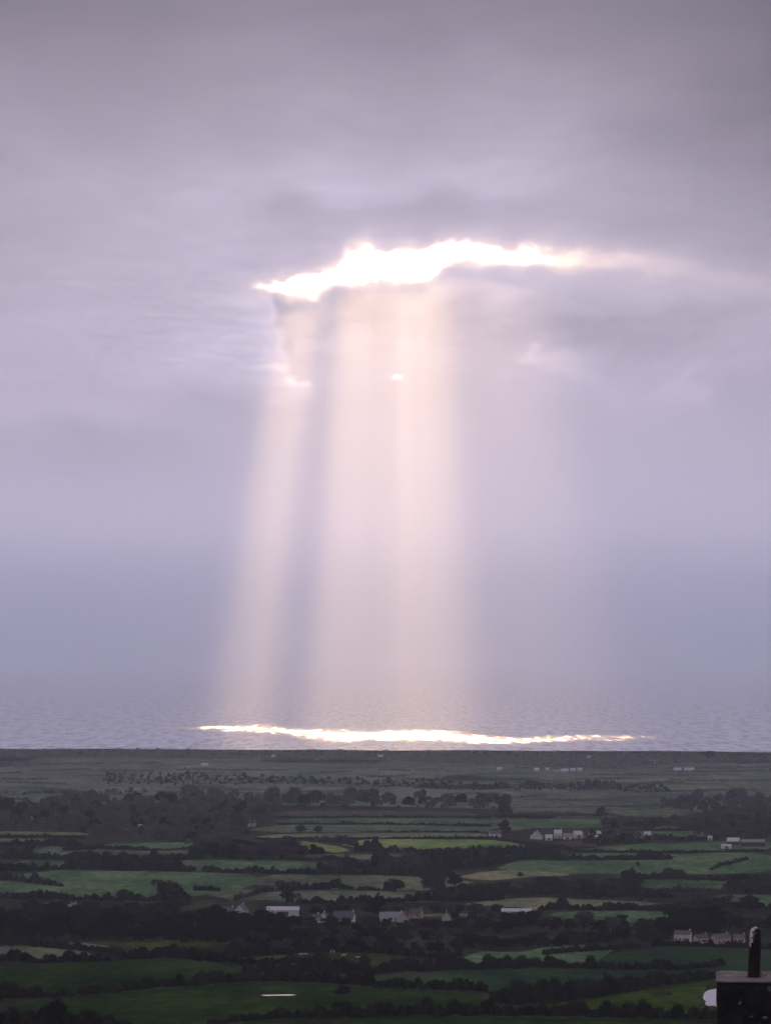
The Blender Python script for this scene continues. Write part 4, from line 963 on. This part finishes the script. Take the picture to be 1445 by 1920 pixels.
for (x, y, ly, yaw, lab) in [(563,1791,1,10,'pale cow lying at the left end of the cattle field, first of two'), (572,1791,1,0,'pale cow lying at the left end of the cattle field, second of two'),
                             (621,1788,0,80,'pale cow standing end on at the top of the cattle field'), (626,1788,0,100,'smaller looking pale cow beside the one standing end on'),
                             (644,1795,0,15,'pale cow standing side on in the cattle field'), (671,1797,1,160,'pale cow lying at the right of the cattle field'), (879,1846,0,60,'pale cow alone in the blue green field')]:
    o = bpy.data.objects.new('cow', COW[ly]); C.objects.link(o)
    g = gp(x, y, .12); o.location = g; o.rotation_euler = (0, 0, R(yaw)); o.scale = (1.1,) * 3
    tag(o, lab, 'cow', 'pale cattle')

# ------------------------------------------------------------------ stone pillar with its spike, close to the camera
def stone_mat(name, lo, hi, spot, amount):
    m, nt, out = new_mat(name)
    tc = node(nt, 'ShaderNodeTexCoord')
    n1 = node(nt, 'ShaderNodeTexNoise', {'Vector': tc.outputs['Object'], 'Scale': 9.0, 'Detail': 8.0, 'Roughness': .7})
    n2 = node(nt, 'ShaderNodeTexNoise', {'Vector': tc.outputs['Object'], 'Scale': 17.0, 'Detail': 4.0, 'Roughness': .6})
    r = ramp(nt, n1.outputs[0], [(.35, lo), (.7, hi)])
    k = ramp(nt, n2.outputs[0], [(amount, (0, 0, 0)), (amount + .06, (1, 1, 1))])
    c = node(nt, 'ShaderNodeMix', {'Factor': k.outputs[0], 6: r.outputs[0], 7: (*spot, 1)}, data_type='RGBA')
    bp = node(nt, 'ShaderNodeBump', {'Height': n1.outputs[0], 'Strength': .8, 'Distance': .02})
    p = node(nt, 'ShaderNodeBsdfPrincipled', {'Base Color': c.outputs[2], 'Roughness': .9, 'Normal': bp.outputs[0]})
    nt.links.new(p.outputs[0], out.inputs['Surface'])
    return m
def rough_block(name, x0, x1, y0, y1, z0, z1, mat, parent, cell=.03, amp=.008):
    """box of worn stone: closely gridded faces, rounded and roughened"""
    V, F, idx = [], [], {}
    nx, ny, nz = [max(2, int((b - a) / cell)) for a, b in ((x0, x1), (y0, y1), (z0, z1))]
    def vid(i, j, k):
        if (i, j, k) not in idx:
            p = np.array([x0 + (x1 - x0) * i / nx, y0 + (y1 - y0) * j / ny, z0 + (z1 - z0) * k / nz])
            on = [i in (0, nx), j in (0, ny), k in (0, nz)]
            c = np.array([(x0 + x1) / 2, (y0 + y1) / 2, (z0 + z1) / 2])
            n = np.sign(p - c) * np.array(on, float)
            if sum(on) > 1: p = p - n * amp * .9 * (sum(on) - 1)
            a = float(fbm(np.array(p[0] * 13 + p[1] * 6), np.array(p[2] * 12 + p[1] * 9), 3, 19))
            p = p + n / max(1, np.linalg.norm(n)) * a * amp * 1.8
            idx[(i, j, k)] = len(V); V.append(p.tolist())
        return idx[(i, j, k)]
    for i in range(nx):
        for j in range(ny):
            F.append((vid(i, j, 0), vid(i, j + 1, 0), vid(i + 1, j + 1, 0), vid(i + 1, j, 0))); F.append((vid(i, j, nz), vid(i + 1, j, nz), vid(i + 1, j + 1, nz), vid(i, j + 1, nz)))
        for k in range(nz):
            F.append((vid(i, 0, k), vid(i + 1, 0, k), vid(i + 1, 0, k + 1), vid(i, 0, k + 1))); F.append((vid(i, ny, k), vid(i, ny, k + 1), vid(i + 1, ny, k + 1), vid(i + 1, ny, k)))
    for j in range(ny):
        for k in range(nz):
            F.append((vid(0, j, k), vid(0, j, k + 1), vid(0, j + 1, k + 1), vid(0, j + 1, k))); F.append((vid(nx, j, k), vid(nx, j + 1, k), vid(nx, j + 1, k + 1), vid(nx, j, k + 1)))
    return mesh_obj(name, V, F, mat, parent, smooth=True)
def build_pillar():
    Yp = 15.0
    def at(px, py, Y):
        x, y, z = ray(px, py); t = Y / y
        return x * t, Y, CAM_H + z * t
    xl, _, zt = at(1343, 1838, Yp)
    base = float(terrain(xl, Yp)) - .05
    root = bpy.data.objects.new('stone_pillar', None); C.objects.link(root)
    w, d = .60, .42
    turn = -math.atan2(xl, Yp)                            # it stands square to the line of sight
    ct, sn = math.cos(turn), math.sin(turn)
    root.rotation_euler = (0, 0, turn)
    root.location = (xl + ct * w / 2 - sn * d / 2, Yp + sn * w / 2 + ct * d / 2, base)
    def loc(x, y):                                        # ground position -> pillar's own axes
        dx, dy = x - root.location.x, y - root.location.y
        return dx * ct + dy * sn, -dx * sn + dy * ct
    h = zt - base
    st = stone_mat('dark_stone', (.007, .007, .009), (.034, .034, .042), (.22, .22, .26), .64)  # near-black stone with pale blotches
    cp = stone_mat('lichened_capping', (.16, .15, .14), (.40, .37, .33), (.55, .53, .50), .62)
    rough_block('shaft', -w / 2, w / 2, -d / 2, d / 2, 0, h - .012, st, root, amp=.006)
    rough_block('capping', -w / 2 - .004, w / 2 + .004, -d / 2 - .006, d / 2 + .004, h - .020, h + .003, cp, root, .02, .007)
    # spike
    m, nt, out = new_mat('flaking_painted_iron')
    tc = node(nt, 'ShaderNodeTexCoord')
    sp = node(nt, 'ShaderNodeSeparateXYZ', {0: tc.outputs['Object']})
    n1 = node(nt, 'ShaderNodeTexNoise', {'Vector': tc.outputs['Object'], 'Scale': 38.0, 'Detail': 5.0, 'Roughness': .65})
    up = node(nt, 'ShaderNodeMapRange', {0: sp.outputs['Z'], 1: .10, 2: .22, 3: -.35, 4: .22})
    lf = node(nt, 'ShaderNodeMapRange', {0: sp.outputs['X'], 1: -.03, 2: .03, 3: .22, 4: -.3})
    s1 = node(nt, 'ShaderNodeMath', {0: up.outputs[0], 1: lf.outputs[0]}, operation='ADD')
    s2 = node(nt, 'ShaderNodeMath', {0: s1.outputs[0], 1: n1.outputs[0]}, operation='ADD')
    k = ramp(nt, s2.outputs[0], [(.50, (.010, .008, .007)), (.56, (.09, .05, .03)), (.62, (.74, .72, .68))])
    bp = node(nt, 'ShaderNodeBump', {'Height': n1.outputs[0], 'Strength': .7, 'Distance': .006})
    p = node(nt, 'ShaderNodeBsdfPrincipled', {'Base Color': k.outputs[0], 'Roughness': .7, 'Normal': bp.outputs[0]})
    nt.links.new(p.outputs[0], out.inputs['Surface'])
    x0, _, z0 = at(1413, 1833, Yp + .12); x1, _, z1 = at(1416, 1738, Yp + .12)
    H = z1 - z0; rr = .029
    prof = [(0, 1.12), (.04, .98), (.2, .95), (.4, .98), (.6, 1.02), (.78, 1.05), (.87, 1.0), (.93, .84), (.97, .58), (1.0, .12)]
    V, F = [], []; ns = 14
    for i, (t, q) in enumerate(prof):
        for k2 in range(ns):
            a = k2 / ns * 2 * math.pi
            wob = 1 + .10 * math.sin(a * 2 + i * .9) + rng.uniform(-.05, .05)
            V.append((math.cos(a) * rr * q * wob + (x1 - x0) * t, math.sin(a) * rr * .8 * q * wob, t * H))
    for i in range(len(prof) - 1):
        F += [(i * ns + k2, i * ns + (k2 + 1) % ns, (i + 1) * ns + (k2 + 1) % ns, (i + 1) * ns + k2) for k2 in range(ns)]
    F.append(tuple((len(prof) - 1) * ns + k2 for k2 in range(ns)))
    s = mesh_obj('spike', V, F, m, root, smooth=True)
    s.location = (*loc(x0, Yp + .12), h)
    # lump of mortar at its foot
    bm = bmesh.new(); bmesh.ops.create_icosphere(bm, subdivisions=2, radius=1)
    for v in bm.verts:
        v.co *= 1 + .35 * float(fbm(np.array(v.co.x * 2.1), np.array(v.co.y * 2.3 + v.co.z), 2, 8))
        v.co = Vector((v.co.x * .022, v.co.y * .02, v.co.z * .017))
    me = bpy.data.meshes.new('mortar_lump'); bm.to_mesh(me); bm.free(); me.materials.append(cp)
    o = bpy.data.objects.new('mortar_lump', me); C.objects.link(o); o.parent = root
    xm, _, zm = at(1429, 1829, Yp + .16)
    o.location = (*loc(xm, Yp + .16), h + .012)
    tag(root, 'dark square stone pillar with an upright flaking spike on its pale top', 'pillar')
build_pillar()
